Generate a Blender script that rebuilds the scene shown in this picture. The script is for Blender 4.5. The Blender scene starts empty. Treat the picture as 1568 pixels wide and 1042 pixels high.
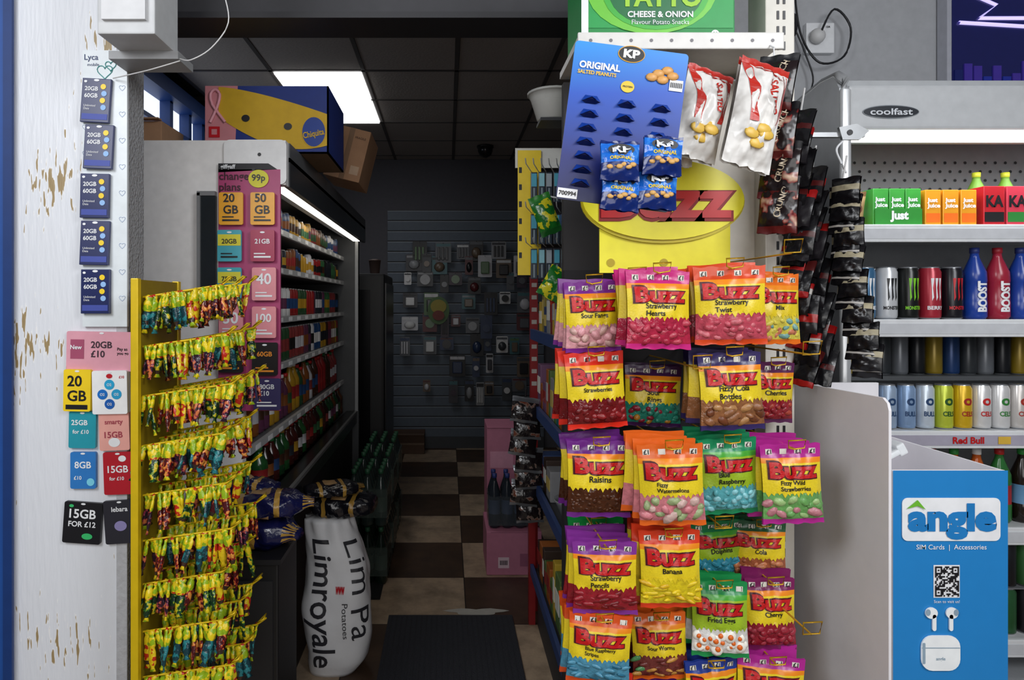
import bpy, bmesh, math, random
from mathutils import Matrix, Vector
R = random.Random(7)
SC = bpy.context.scene
SC.view_settings.view_transform = 'Standard'
SC.view_settings.look = 'None'

# ---------------------------------------------------------------- materials
def col(h):
    h = h.lstrip('#'); o = []
    for i in (0, 2, 4):
        c = int(h[i:i+2], 16)/255
        o.append(c/12.92 if c <= .04045 else ((c+.055)/1.055)**2.4)
    return (*o, 1)
MC = {}
def mat(hexc, rough=.5, metal=0, emit=0, var=.12, scale=30, bump=0, alpha=1, trans=0):
    key = (hexc, rough, metal, emit, var, scale, bump, alpha, trans)
    if key in MC: return MC[key]
    m = bpy.data.materials.new('mat_'+hexc.strip('#')); m.use_nodes = True
    nt = m.node_tree; p = nt.nodes['Principled BSDF']
    c = col(hexc)
    p.inputs['Roughness'].default_value = rough
    p.inputs['Metallic'].default_value = metal
    tc = nt.nodes.new('ShaderNodeTexCoord'); n = nt.nodes.new('ShaderNodeTexNoise')
    n.inputs['Scale'].default_value = scale; n.inputs['Detail'].default_value = 3
    nt.links.new(tc.outputs['Object'], n.inputs['Vector'])
    mx = nt.nodes.new('ShaderNodeMix'); mx.data_type = 'RGBA'
    mx.inputs[6].default_value = tuple(x*(1-var) for x in c[:3])+(1,)
    mx.inputs[7].default_value = tuple(min(1, x*(1+var)) for x in c[:3])+(1,)
    nt.links.new(n.outputs['Fac'], mx.inputs[0]); nt.links.new(mx.outputs[2], p.inputs['Base Color'])
    if bump:
        b = nt.nodes.new('ShaderNodeBump'); b.inputs['Strength'].default_value = bump; b.inputs['Distance'].default_value = .01
        nt.links.new(n.outputs['Fac'], b.inputs['Height']); nt.links.new(b.outputs[0], p.inputs['Normal'])
    if emit:
        p.inputs['Emission Color'].default_value = c; p.inputs['Emission Strength'].default_value = emit
    if trans: p.inputs['Transmission Weight'].default_value = trans
    if alpha < 1: p.inputs['Alpha'].default_value = alpha
    MC[key] = m; return m
def patchmat(c1, c2, scale=20, thr=.52, rough=.3, bump=.3, soft=.02, c3=None):
    m = bpy.data.materials.new('printed_film'); m.use_nodes = True; nt = m.node_tree; p = nt.nodes['Principled BSDF']
    p.inputs['Roughness'].default_value = rough
    tc = nt.nodes.new('ShaderNodeTexCoord'); n = nt.nodes.new('ShaderNodeTexNoise'); n.inputs['Scale'].default_value = scale; n.inputs['Detail'].default_value = 2
    nt.links.new(tc.outputs['Object'], n.inputs['Vector'])
    r = nt.nodes.new('ShaderNodeValToRGB'); r.color_ramp.elements[0].position = thr; r.color_ramp.elements[0].color = col(c1)
    r.color_ramp.elements[1].position = thr+soft; r.color_ramp.elements[1].color = col(c2)
    if c3: e = r.color_ramp.elements.new(thr+.1); e.color = col(c3)
    nt.links.new(n.outputs['Fac'], r.inputs[0]); nt.links.new(r.outputs[0], p.inputs['Base Color'])
    b = nt.nodes.new('ShaderNodeBump'); b.inputs['Strength'].default_value = bump; b.inputs['Distance'].default_value = .01
    nt.links.new(n.outputs['Fac'], b.inputs['Height']); nt.links.new(b.outputs[0], p.inputs['Normal'])
    return m
def gradmat(name, stops, axis=2, rough=.4):
    m = bpy.data.materials.new(name); m.use_nodes = True; nt = m.node_tree; p = nt.nodes['Principled BSDF']
    p.inputs['Roughness'].default_value = rough
    tc = nt.nodes.new('ShaderNodeTexCoord'); sp = nt.nodes.new('ShaderNodeSeparateXYZ'); r = nt.nodes.new('ShaderNodeValToRGB')
    nt.links.new(tc.outputs['Generated'], sp.inputs[0]); nt.links.new(sp.outputs[axis], r.inputs[0])
    r.color_ramp.elements[0].position = stops[0][0]; r.color_ramp.elements[0].color = col(stops[0][1])
    r.color_ramp.elements[1].position = stops[-1][0]; r.color_ramp.elements[1].color = col(stops[-1][1])
    for s in stops[1:-1]:
        e = r.color_ramp.elements.new(s[0]); e.color = col(s[1])
    nt.links.new(r.outputs[0], p.inputs['Base Color']); return m
def floormat():
    m = bpy.data.materials.new('checker_floor_tiles'); m.use_nodes = True; nt = m.node_tree; p = nt.nodes['Principled BSDF']
    tc = nt.nodes.new('ShaderNodeTexCoord'); mp = nt.nodes.new('ShaderNodeMapping')
    s = 1/.52
    mp.inputs['Location'].default_value = (-.09*s, -3.57*s, .5); mp.inputs['Scale'].default_value = (s, s, 0)
    nt.links.new(tc.outputs['Object'], mp.inputs[0])
    ch = nt.nodes.new('ShaderNodeTexChecker'); ch.inputs['Scale'].default_value = 1
    ch.inputs['Color1'].default_value = col('#4e3a2a'); ch.inputs['Color2'].default_value = col('#b39d84')
    nt.links.new(mp.outputs[0], ch.inputs['Vector'])
    n = nt.nodes.new('ShaderNodeTexNoise'); n.inputs['Scale'].default_value = 7; n.inputs['Detail'].default_value = 9; n.inputs['Roughness'].default_value = .65
    nt.links.new(tc.outputs['Object'], n.inputs['Vector'])
    r = nt.nodes.new('ShaderNodeMapRange'); r.inputs[1].default_value = .3; r.inputs[2].default_value = .7; r.inputs[3].default_value = .5; r.inputs[4].default_value = 1.25
    nt.links.new(n.outputs['Fac'], r.inputs[0])
    mx = nt.nodes.new('ShaderNodeMix'); mx.data_type = 'RGBA'; mx.blend_type = 'MULTIPLY'; mx.inputs[0].default_value = 1
    nt.links.new(ch.outputs[0], mx.inputs[6]); nt.links.new(r.outputs[0], mx.inputs[7])
    br = nt.nodes.new('ShaderNodeTexBrick'); br.offset = 0; br.inputs['Scale'].default_value = 1
    br.inputs['Brick Width'].default_value = 1; br.inputs['Row Height'].default_value = 1; br.inputs['Mortar Size'].default_value = .006
    br.inputs['Color1'].default_value = (1, 1, 1, 1); br.inputs['Color2'].default_value = (1, 1, 1, 1); br.inputs['Mortar'].default_value = (.1, .09, .08, 1)
    nt.links.new(mp.outputs[0], br.inputs['Vector'])
    m2 = nt.nodes.new('ShaderNodeMix'); m2.data_type = 'RGBA'; m2.blend_type = 'MULTIPLY'; m2.inputs[0].default_value = 1
    nt.links.new(mx.outputs[2], m2.inputs[6]); nt.links.new(br.outputs[0], m2.inputs[7])
    nt.links.new(m2.outputs[2], p.inputs['Base Color']); p.inputs['Roughness'].default_value = .45
    return m
def peelmat():
    m = bpy.data.materials.new('peeling_white_paint'); m.use_nodes = True; nt = m.node_tree; p = nt.nodes['Principled BSDF']
    tc = nt.nodes.new('ShaderNodeTexCoord'); mp = nt.nodes.new('ShaderNodeMapping'); mp.inputs['Scale'].default_value = (95, 60, 14)
    nt.links.new(tc.outputs['Object'], mp.inputs[0])
    n = nt.nodes.new('ShaderNodeTexNoise'); n.inputs['Scale'].default_value = 1; n.inputs['Detail'].default_value = 2
    nt.links.new(mp.outputs[0], n.inputs['Vector'])
    big = nt.nodes.new('ShaderNodeTexNoise'); big.inputs['Scale'].default_value = 3.4; big.inputs['Detail'].default_value = 1
    nt.links.new(tc.outputs['Object'], big.inputs['Vector'])
    a = nt.nodes.new('ShaderNodeMath'); a.operation = 'MULTIPLY_ADD'; a.inputs[1].default_value = .9
    nt.links.new(big.outputs['Fac'], a.inputs[0]); nt.links.new(n.outputs['Fac'], a.inputs[2])
    r = nt.nodes.new('ShaderNodeValToRGB'); r.color_ramp.elements[0].position = 0; r.color_ramp.elements[1].position = 1
    r.color_ramp.elements[0].color = col('#dfe2e8'); r.color_ramp.elements[1].color = col('#6e5a38')
    for pos, c in ((.568, '#dfe2e8'), (.585, '#f2f2f2'), (.592, '#a08a62')):
        e = r.color_ramp.elements.new(pos); e.color = col(c)
    h = nt.nodes.new('ShaderNodeMath'); h.operation = 'MULTIPLY'; h.inputs[1].default_value = .5
    nt.links.new(a.outputs[0], h.inputs[0]); nt.links.new(h.outputs[0], r.inputs[0])
    nt.links.new(r.outputs[0], p.inputs['Base Color']); p.inputs['Roughness'].default_value = .45
    b = nt.nodes.new('ShaderNodeBump'); b.inputs['Strength'].default_value = .2; b.inputs['Distance'].default_value = .01
    nt.links.new(n.outputs['Fac'], b.inputs['Height']); nt.links.new(b.outputs[0], p.inputs['Normal'])
    return m

# ---------------------------------------------------------------- text cache
TG = {}
def text_geo(s, bold, fine=False):
    k = (s, bold, fine)
    if k in TG: return TG[k]
    cu = bpy.data.curves.new('t', 'FONT'); cu.body = s; cu.size = 1; cu.offset = bold; cu.resolution_u = 3
    ob = bpy.data.objects.new('t', cu); SC.collection.objects.link(ob)
    dg = bpy.context.evaluated_depsgraph_get(); dg.update()
    me = bpy.data.meshes.new_from_object(ob.evaluated_get(dg))
    if fine:
        bm = bmesh.new(); bm.from_mesh(me); bmesh.ops.triangulate(bm, faces=bm.faces[:])
        for _ in range(3):
            ed = [e for e in bm.edges if e.calc_length() > .16]
            if not ed: break
            bmesh.ops.subdivide_edges(bm, edges=ed, cuts=1); bmesh.ops.triangulate(bm, faces=[f for f in bm.faces if len(f.verts) > 3])
        bm.to_mesh(me); bm.free()
    V = [(v.co.x, v.co.y) for v in me.vertices]; F = [tuple(p.vertices) for p in me.polygons]
    bpy.data.objects.remove(ob); bpy.data.curves.remove(cu); bpy.data.meshes.remove(me)
    if not V: TG[k] = ([], [], 1); return TG[k]
    x0 = min(a for a, b in V); x1 = max(a for a, b in V); y0 = min(b for a, b in V); y1 = max(b for a, b in V)
    V = [((a-(x0+x1)/2)/(x1-x0), (b-(y0+y1)/2)/(y1-y0)) for a, b in V]
    TG[k] = (V, F, (y1-y0)/(x1-x0)); return TG[k]
def smooth(P, n=6):
    P = [Vector(p) for p in P]; O = []
    for i in range(len(P)-1):
        p0, p1, p2, p3 = P[max(i-1, 0)], P[i], P[i+1], P[min(i+2, len(P)-1)]
        for k in range(n):
            t = k/n; O.append(.5*((2*p1)+(p2-p0)*t+(2*p0-5*p1+4*p2-p3)*t*t+(3*p1-p0-3*p2+p3)*t**3))
    return O+[P[-1]]

# ---------------------------------------------------------------- builder
class B:
    def __init__(s): s.v = []; s.f = []; s.mi = []; s.sm = []; s.mats = []; s.M = Matrix.Identity(4)
    def slot(s, m):
        if m not in s.mats: s.mats.append(m)
        return s.mats.index(m)
    def add(s, V, F, m, smooth=False):
        o = len(s.v)
        s.v += [tuple(s.M @ Vector(v)) for v in V]
        for i, f in enumerate(F):
            s.f.append(tuple(o+k for k in f)); s.mi.append(s.slot(m[i] if isinstance(m, list) else m)); s.sm.append(smooth)
    def box(s, x0, x1, y0, y1, z0, z1, m, r=0):
        if r:
            bm = bmesh.new(); bmesh.ops.create_cube(bm, size=1)
            for v in bm.verts: v.co = Vector(((x0+x1)/2+v.co.x*(x1-x0), (y0+y1)/2+v.co.y*(y1-y0), (z0+z1)/2+v.co.z*(z1-z0)))
            bmesh.ops.bevel(bm, geom=bm.edges[:], offset=r, segments=2, affect='EDGES', profile=.6)
            bm.verts.index_update()
            s.add([tuple(v.co) for v in bm.verts], [tuple(v.index for v in f.verts) for f in bm.faces], m); bm.free(); return
        V = [(x, y, z) for x in (x0, x1) for y in (y0, y1) for z in (z0, z1)]
        s.add(V, [(0, 1, 3, 2), (4, 6, 7, 5), (0, 4, 5, 1), (2, 3, 7, 6), (0, 2, 6, 4), (1, 5, 7, 3)], m)
    def poly(s, pts, y, m): s.add([(a, y, b) for a, b in pts], [tuple(range(len(pts)))], m)
    def rect(s, x0, x1, z0, z1, y, m): s.poly([(x0, z0), (x1, z0), (x1, z1), (x0, z1)], y, m)
    def prism(s, pts, y0, y1, m):
        n = len(pts)
        s.add([(a, y0, b) for a, b in pts]+[(a, y1, b) for a, b in pts],
              [tuple(range(n)), tuple(range(2*n-1, n-1, -1))]+[(i, i+n, (i+1) % n+n, (i+1) % n) for i in range(n)], m)
    def rr(s, x0, x1, z0, z1, r, n=5):
        P = []
        for cx, cz, a0 in ((x1-r, z1-r, 0), (x0+r, z1-r, 90), (x0+r, z0+r, 180), (x1-r, z0+r, 270)):
            for i in range(n+1):
                a = math.radians(a0+90*i/n); P.append((cx+r*math.cos(a), cz+r*math.sin(a)))
        return P
    def ell(s, cx, cz, rx, rz, y, m, n=28, y1=None, rot=0):
        P = []
        for i in range(n):
            a = 2*math.pi*i/n; u, w = rx*math.cos(a), rz*math.sin(a)
            P.append((cx+u*math.cos(rot)-w*math.sin(rot), cz+u*math.sin(rot)+w*math.cos(rot)))
        if y1 is None: s.poly(P, y, m)
        else: s.prism(P, y, y1, m)
    def lathe(s, prof, cx, cy, cz, m, n=16, sx=1, sy=1):
        V = []; F = []; mm = []
        for r, z in prof:
            for i in range(n):
                a = 2*math.pi*i/n; V.append((cx+r*math.cos(a)*sx, cy+r*math.sin(a)*sy, cz+z))
        for j in range(len(prof)-1):
            for i in range(n):
                F.append((j*n+i, j*n+(i+1) % n, (j+1)*n+(i+1) % n, (j+1)*n+i)); mm.append(m[j] if isinstance(m, list) else m)
        M0 = m[0] if isinstance(m, list) else m; M1 = m[len(prof)-2] if isinstance(m, list) else m
        F.append(tuple(range(n-1, -1, -1))); mm.append(M0)
        F.append(tuple((len(prof)-1)*n+i for i in range(n))); mm.append(M1)
        s.add(V, F, mm, True)
    def tube(s, P, r, m, n=6, closed=False):
        P = [Vector(p) for p in P]; V = []; F = []; N = len(P)
        for i, p in enumerate(P):
            if closed: t = P[(i+1) % N]-P[i-1]
            else: t = P[min(i+1, N-1)]-P[max(i-1, 0)]
            t.normalize(); up = Vector((0, 0, 1)) if abs(t.z) < .9 else Vector((0, 1, 0))
            a = t.cross(up).normalized(); b = t.cross(a)
            for k in range(n):
                q = 2*math.pi*k/n; V.append(tuple(p+a*math.cos(q)*r+b*math.sin(q)*r))
        for i in range(N if closed else N-1):
            j = (i+1) % N
            for k in range(n): F.append((i*n+k, i*n+(k+1) % n, j*n+(k+1) % n, j*n+k))
        s.add(V, F, m, True)
    def ball(s, cx, cy, cz, rx, ry, rz, m, n=8, k=5):
        V = [(cx, cy, cz+rz)]; F = []
        for j in range(1, k):
            t = math.pi*j/k
            for i in range(n):
                a = 2*math.pi*i/n; V.append((cx+rx*math.sin(t)*math.cos(a), cy+ry*math.sin(t)*math.sin(a), cz+rz*math.cos(t)))
        V.append((cx, cy, cz-rz)); L = len(V)-1
        for i in range(n):
            F.append((0, 1+i, 1+(i+1) % n)); F.append((L, L-n+(i+1) % n, L-n+i))
            for j in range(k-2): F.append((1+j*n+i, 1+(j+1)*n+i, 1+(j+1)*n+(i+1) % n, 1+j*n+(i+1) % n))
        s.add(V, F, m, True)
    def text(s, t, cx, cz, y, w, m, h=None, bold=.02, rot=0, mapf=None):
        V, F, asp = text_geo(t, bold, mapf is not None)
        h = h or w*asp; c, d = math.cos(rot), math.sin(rot); O = []
        for a, b in V:
            u, q = a*w, b*h; X, Z = cx+u*c-q*d, cz+u*d+q*c
            O.append((X, y, Z) if mapf is None else mapf(X, Z, y))
        s.add(O, F, m)
    def obj(s, name, origin=True, parent=None):
        me = bpy.data.meshes.new(name)
        c = Vector((0, 0, 0))
        if origin:
            c = Vector([(min(v[i] for v in s.v)+max(v[i] for v in s.v))/2 for i in range(3)]); c.z = min(v[2] for v in s.v)
        me.from_pydata([(v[0]-c.x, v[1]-c.y, v[2]-c.z) for v in s.v], [], s.f)
        for m in s.mats: me.materials.append(m)
        me.polygons.foreach_set('material_index', s.mi); me.polygons.foreach_set('use_smooth', s.sm)
        me.update(); ob = bpy.data.objects.new(name, me); ob.location = c; SC.collection.objects.link(ob)
        if parent: ob.parent = parent
        return ob
def T(x, y, z): return Matrix.Translation((x, y, z))
def RY(a): return Matrix.Rotation(math.radians(a), 4, 'Y')
def RZ(a): return Matrix.Rotation(math.radians(a), 4, 'Z')
def RX(a): return Matrix.Rotation(math.radians(a), 4, 'X')
SIDE = Matrix(((0, 1, 0, 0), (1, 0, 0, 0), (0, 0, 1, 0), (0, 0, 0, 1)))

# soft pouch: top at z=0, front towards -Y
def puff(w, h, p, seed, top=.13, bot=.05, wk=1.0):
    def t(x, z):
        u = max(-1, min(1, x/(w/2))); v = -z/h
        e = max(0, 1-abs(u)**3); g = (v-top)/(1-top-bot)
        g = math.sin(math.pi*g)**.55 if 0 < g < 1 else 0
        wr = .0016*math.sin(u*8+seed*1.7)*math.sin(v*21+seed)+.0012*math.sin(u*17+v*9+seed*3)+.0016*math.sin(u*5-v*13+seed*5)*math.sin(u*2+v*6+seed)
        return p*e*g+(wr*wk*e if v > .04 else 0)+.0012+.0016*wk
    return t
def pouch(b, w, h, bands, p=.02, seed=0, nx=10, nz=15, top=.13, wk=1.0):
    t = puff(w, h, p, seed, top, wk=wk); V = []; F = []; mm = []
    for side in (-1, 1):
        for j in range(nz+1):
            v = j/nz; pin = 1-.05*math.sin(math.pi*v)
            for i in range(nx+1):
                x = (i/nx-.5)*w; V.append((x*pin, side*t(x, -v*h), -v*h+.0015*math.sin(i*1.3+seed)*(v in (0, 1))))
    S = (nx+1)*(nz+1)
    for sd in (0, 1):
        for j in range(nz):
            v = (j+.5)/nz; m = next(mm_ for lim, mm_ in bands if v <= lim or lim >= 1)
            for i in range(nx):
                a = sd*S+j*(nx+1)+i; q = (a, a+1, a+nx+2, a+nx+1)
                F.append(q if sd else q[::-1]); mm.append(m)
    b.add(V, F, mm, True); return t

# ================================================================ ROOM
b = B(); b.box(-3.2, 3.6, -2.5, 6.9, -.05, 0, floormat()); b.obj('floor', False)
b = B(); b.box(-1.96, 1.3, 2.22, 6.9, 3.02, 3.06, mat('#2c2a29', .9))
tile = mat('#b3aaa2', .9, bump=.3, scale=60); glow = mat('#ffffff', .5, emit=4.2, var=0)
bar = mat('#5b5653', .6)
for i in range(-2, 5):
    for j in range(-4, 5):
        x = -.54+.6*i; y = 4.2+.6*j
        x0, x1 = max(x, -1.9), min(x+.6, 1.25); y0, y1 = max(y, 2.26), min(y+.6, 6.8)
        if x1-x0 < .05 or y1-y0 < .05: continue
        if abs(x+1.14) < .05 and j in (0, 1): continue
        b.box(x0+.014, x1-.014, y0+.014, y1-.014, 3.0, 3.02, tile)
for i in range(-2, 5):
    x = -.54+.6*i
    if -1.9 < x < 1.25: b.box(x-.012, x+.012, 2.26, 6.8, 2.996, 3.019, bar)
for j in range(-3, 5): b.box(-1.9, 1.25, 4.2+.6*j-.012, 4.2+.6*j+.012, 2.996, 3.019, bar)
b.obj('ceiling', False)
for j in range(2):
    b = B(); b.box(-1.12, -.56, 4.22+.6*j, 4.78+.6*j, 2.985, 2.998, glow); b.box(-1.135, -.545, 4.205+.6*j, 4.795+.6*j, 2.998, 3.018, mat('#d8d8d8'))
    b.obj('ceiling_light_panel')
dw = mat('#55545a', .8, bump=.1)
b = B(); b.box(-1.96, 1.3, 6.8, 6.9, 0, 3.02, dw); b.obj('wall_back', False)
b = B()
b.box(-1.98, -1.9, 1.85, 6.9, 0, 2.35, dw); b.box(-1.98, -1.9, 1.85, 6.9, 2.9, 3.02, dw)
b.box(-1.98, -1.9, 1.85, 3.3, 2.35, 2.9, dw); b.box(-1.98, -1.9, 5.0, 6.9, 2.35, 2.9, dw); b.obj('wall_left', False)
b = B(); blue = mat('#123a78', .5)
b.box(-1.93, -1.80, 3.3, 5.3, 2.86, 2.96, blue); b.box(-1.93, -1.87, 3.3, 5.0, 2.35, 2.4, blue); b.box(-1.93, -1.86, 3.3, 5.0, 2.66, 2.69, blue)
for y in (3.3, 4.38, 4.70, 4.95): b.box(-1.93, -1.86, y, y+.05, 2.35, 2.9, blue)
b.box(-1.96, -1.95, 3.3, 5.0, 2.35, 2.9, mat('#dfe8f2', .3, emit=1.3)); b.obj('window_1', False)  # pane emission stands in for daylight behind the glass
b = B(); b.box(1.25, 1.33, 3.14, 6.9, 0, 3.02, dw); b.obj('wall_right', False)
b = B(); b.box(.8, 3.6, 3.05, 3.13, 0, 3.4, mat('#b2b4b8', .7, bump=.08)); b.obj('wall_front', False)
b = B(); b.box(-1.88, .88, 2.12, 2.24, 2.44, 3.3, mat('#3e3e42', .7)); b.box(-1.88, .88, 2.1, 2.26, 2.42, 2.44, mat('#303034')); b.obj('trim_1', False)

# pillar
b = B(); pm = peelmat()
b.box(-1.13, -.836, 1.7, 1.79, 0, 3.3, pm); b.box(-.836, -.832, 1.7, 1.79, 0, 3.3, mat('#9b9c9f', .9, bump=.8, scale=120, var=.3))
b.box(-.86, -.8325, 1.697, 1.7, 0, 3.3, mat('#b4b5b9', .8, var=.2, scale=60, bump=.3)); b.obj('pillar', False)
b = B(); b.box(-1.5, -1.13, 1.69, 1.84, 0, 3.3, mat('#1b4f9c', .5)); b.box(-1.145, -1.122, 1.682, 1.69, 0, 3.3, mat('#0f3470')); b.obj('door_1', False)
b = B(); b.box(-.805, -.672, 1.5, 1.63, 2.12, 2.9, mat('#c4c6c8', .5), .004); b.box(-.79, -.69, 1.49, 1.5, 2.15, 2.9, mat('#d0d1d3'))
b.box(-.83, -.66, 1.6, 1.695, 2.1, 2.12, mat('#98999b')); b.obj('shutter_housing')
b = B(); b.tube(smooth([(-.655, 1.6, 2.10), (-.62, 1.58, 2.09), (-.57, 1.58, 2.12), (-.53, 1.58, 2.18), (-.54, 1.58, 2.25)]), .0016, mat('#c8c8c8'))
b.tube(smooth([(-.655, 1.6, 2.095), (-.74, 1.61, 2.075), (-.86, 1.68, 2.08)]), .0016, mat('#d8d8d8')); b.obj('loose_wire')

# ================================================================ SIM cards on pillar
W_ = mat('#e9ebee', .4); K = mat('#15151a', .4); navy = mat('#1c2658', .3); yel = mat('#f2cf1d', .4); red = mat('#c01a26', .35)
b = B(); b.box(-.943, -.828, 1.688, 1.697, 1.44, 2.155, mat('#dfe6ea', .35))
b.text('Lyca', -.92, 2.135, 1.687, .036, mat('#32436e'), bold=.01); b.text('mobile', -.915, 2.118, 1.687, .03, mat('#32436e'), bold=0)
for cx, cz, s in ((-.885, 2.1, .02), (-.87, 2.115, .014)):
    P = [(cx+s*16*math.sin(t)**3/16, 1.687, cz+s*(13*math.cos(t)-5*math.cos(2*t)-2*math.cos(3*t)-math.cos(4*t))/16) for t in [k*.2618 for k in range(24)]]
    b.tube(P, .0012, mat('#4fa3a0'), 4, True)
for i in range(18):
    s = .008; cx = -.84 if i % 2 else -.935; cz = 1.48+i*.034
    P = [(cx+s*16*math.sin(t)**3/16, 1.687, cz+s*(13*math.cos(t)-5*math.cos(2*t)-2*math.cos(3*t))/16) for t in [k*.39 for k in range(16)]]
    b.tube(P, .0005, mat('#9fb4d8'), 3, True)
b.obj('sim_card_strip')
for cx, cz, a in ((-.903, 2.022, 3), (-.896, 1.903, 2), (-.906, 1.777, 1), (-.906, 1.656, 1), (-.904, 1.531, 0)):
    b = B(); b.M = T(cx, 1.676, cz) @ RY(a) @ RX(R.uniform(-3, 1)); b.box(-.037, .037, 0, .009, -.057, .057, navy, .0015)
    b.ell(0, .052, .007, .003, -.001, W_); b.ell(-.028, .048, .004, .003, -.001, W_)
    b.text('20GB', -.012, .03, -.001, .034, W_); b.text('60GB', -.012, .012, -.001, .034, W_); b.text('Unlimited\nData', -.014, -.018, -.001, .03, W_, bold=0)
    b.rect(-.033, .033, -.05, -.035, -.0008, mat('#3a4aa0'))
    for k in range(4): b.ell(.018+.003*(k % 2), .036-.018*k, .007, .007, -.001, yel if k % 2 == 0 else mat('#8fb8e8'))
    b.obj('sim_card')
def simcard(x0, x1, z0, z1, bg, lines, fg, extra=None, a=0, y=1.69):
    b = B(); w, h = x1-x0, z1-z0; b.M = T((x0+x1)/2, y, (z0+z1)/2) @ RY(a)
    b.prism(b.rr(-w/2, w/2, -h/2, h/2, .005), 0, 1.6985-y, bg); b.ell(0, h*.46, .006, .0025, -.001, W_)
    for t, u, v, ww in lines: b.text(t, u*w, v*h, -.001, ww*w, fg)
    if extra: extra(b, w, h)
    return b.obj('sim_card')
simcard(-.986, -.804, 1.325, 1.427, mat('#df9fae', .35), [('20GB\n£10', .0, .05, .3)], mat('#33202a'),
        lambda b, w, h: (b.rect(-.08, -.045, -.02, .03, -.001, mat('#a34a68')), b.text('New', -.065, .01, -.002, .03, W_), b.text('Pay as\nyou go', .055, 0, -.001, .03, K)), 1)
simcard(-.988, -.918, 1.222, 1.33, yel, [('20\nGB', 0, .05, .7)], K, lambda b, w, h: b.rect(-w*.4, w*.4, -h*.45, -h*.34, -.001, K), 1, 1.68)
def o2(b, w, h):
    for x, z, c in ((0, .02, '#2aa7d8'), (-.018, -.005, '#1c6fc4'), (.018, -.005, '#2a9fd0'), (0, -.03, '#1c5fb4')): b.ell(x, z, .013, .013, -.001, mat(c, .35)); b.text('O2', x, z, -.002, .012, W_)
    b.ell(0, .042, .008, .006, -.001, red)
simcard(-.914, -.824, 1.215, 1.327, mat('#f2f4f6', .35), [('£10', .35, .35, .15)], red, o2, -1, 1.68)
simcard(-.98, -.91, 1.125, 1.22, mat('#2797a8', .35), [('25GB', -.1, .2, .6), ('for £10', -.05, -.05, .6)], W_, None, 1)
simcard(-.90, -.822, 1.12, 1.222, mat('#e8a79c', .35), [('smarty', 0, .2, .6), ('15GB', -.02, -.1, .6)], mat('#a23d4d'), lambda b, w, h: b.ell(0, -.03, .015, .012, -.001, W_), -2, 1.687)
simcard(-.976, -.91, 1.02, 1.115, mat('#2f79c2', .35), [('8GB', 0, .15, .65), ('£10', -.2, -.2, .3)], W_, lambda b, w, h: b.ell(.02, -.03, .01, .01, -.001, mat('#7ad0e8')), 0)
simcard(-.89, -.814, 1.005, 1.115, mat('#b51e2c', .35), [('15GB', 0, .1, .7), ('for £10', -.05, -.12, .5)], W_, lambda b, w, h: b.ell(.012, .038, .01, .008, -.001, W_), -2)
simcard(-.994, -.896, .878, .985, K, [('15GB', 0, .22, .7), ('FOR £12', 0, -.03, .72)], W_, lambda b, w, h: (b.ell(.015, -.034, .014, .008, -.001, mat('#35b86a')), b.ell(-.03, .043, .006, .004, -.001, mat('#35b86a'))), 4)
simcard(-.888, -.804, .878, .99, mat('#2c2c34', .35), [('lebara', 0, .3, .5)], W_, lambda b, w, h: b.ell(0, -.01, .016, .013, -.001, mat('#8f87b8')), -4)

# ================================================================ mauve SIM panel hung on fridge end
b = B(); mv = mat('#a63b6b', .4); b.M = T(0, .039, 0)
b.box(-.768, -.56, 2.15, 2.16, 1.14, 1.95, mv); b.prism([(-.768, 1.94), (-.768, 1.97), (-.6, 1.97), (-.57, 1.95)], 2.15, 2.16, mat('#1e1e22'))
b.text('giffgaff', -.735, 1.957, 2.148, .05, W_); b.text('change\nplans', -.715, 1.905, 2.148, .1, mat('#3a0d22'))
b.ell(-.632, 1.918, .034, .03, 2.146, mat('#d7d03a')); b.text('99p', -.632, 1.918, 2.145, .045, K)
cards = [(-.76, -.68, 1.762, 1.87, '#e7a321', '20\nGB', K), (-.655, -.575, 1.762, 1.87, '#e7a321', '50\nGB', K),
         (-.765, -.685, 1.64, 1.745, '#46a6b5', '20GB', K), (-.655, -.575, 1.64, 1.745, '#a3304f', '21GB', W_),
         (-.765, -.685, 1.515, 1.62, '#46a6b5', '75GB', K), (-.65, -.57, 1.51, 1.62, '#df9098', '40', W_),
         (-.65, -.57, 1.385, 1.49, '#df8f97', '100', W_), (-.65, -.565, 1.26, 1.37, '#1d1a1c', '60GB', mat('#e78f2a')),
         (-.645, -.555, 1.145, 1.25, '#3b3560', '80GB\n£10', W_), (-.76, -.68, 1.39, 1.49, '#df8f97', '30', W_), (-.76, -.68, 1.27, 1.37, '#1d1a1c', '40GB', mat('#e78f2a')), (-.76, -.68, 1.15, 1.25, '#3b3560', '10GB', W_)]
for x0, x1, z0, z1, c, t, fg in cards:
    b.prism(b.rr(x0, x1, z0, z1, .006), 2.132, 2.14, mat(c, .35)); b.ell((x0+x1)/2, z1-.008, .008, .003, 2.131, W_)
    if c == '#46a6b5': b.rect(x0+.002, x1-.002, (z0+z1)/2, z1-.015, 2.131, mat('#d9cf35'))
    b.text(t, (x0+x1)/2, z1-.038, 2.13, .05, fg)
    b.rect(x0+.012, x1-.012, z0+.012, z0+.018, 2.13, fg); b.rect(x0+.012, x1-.03, z0+.024, z0+.028, 2.13, fg)
b.obj('sim_card_display_panel')

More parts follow.
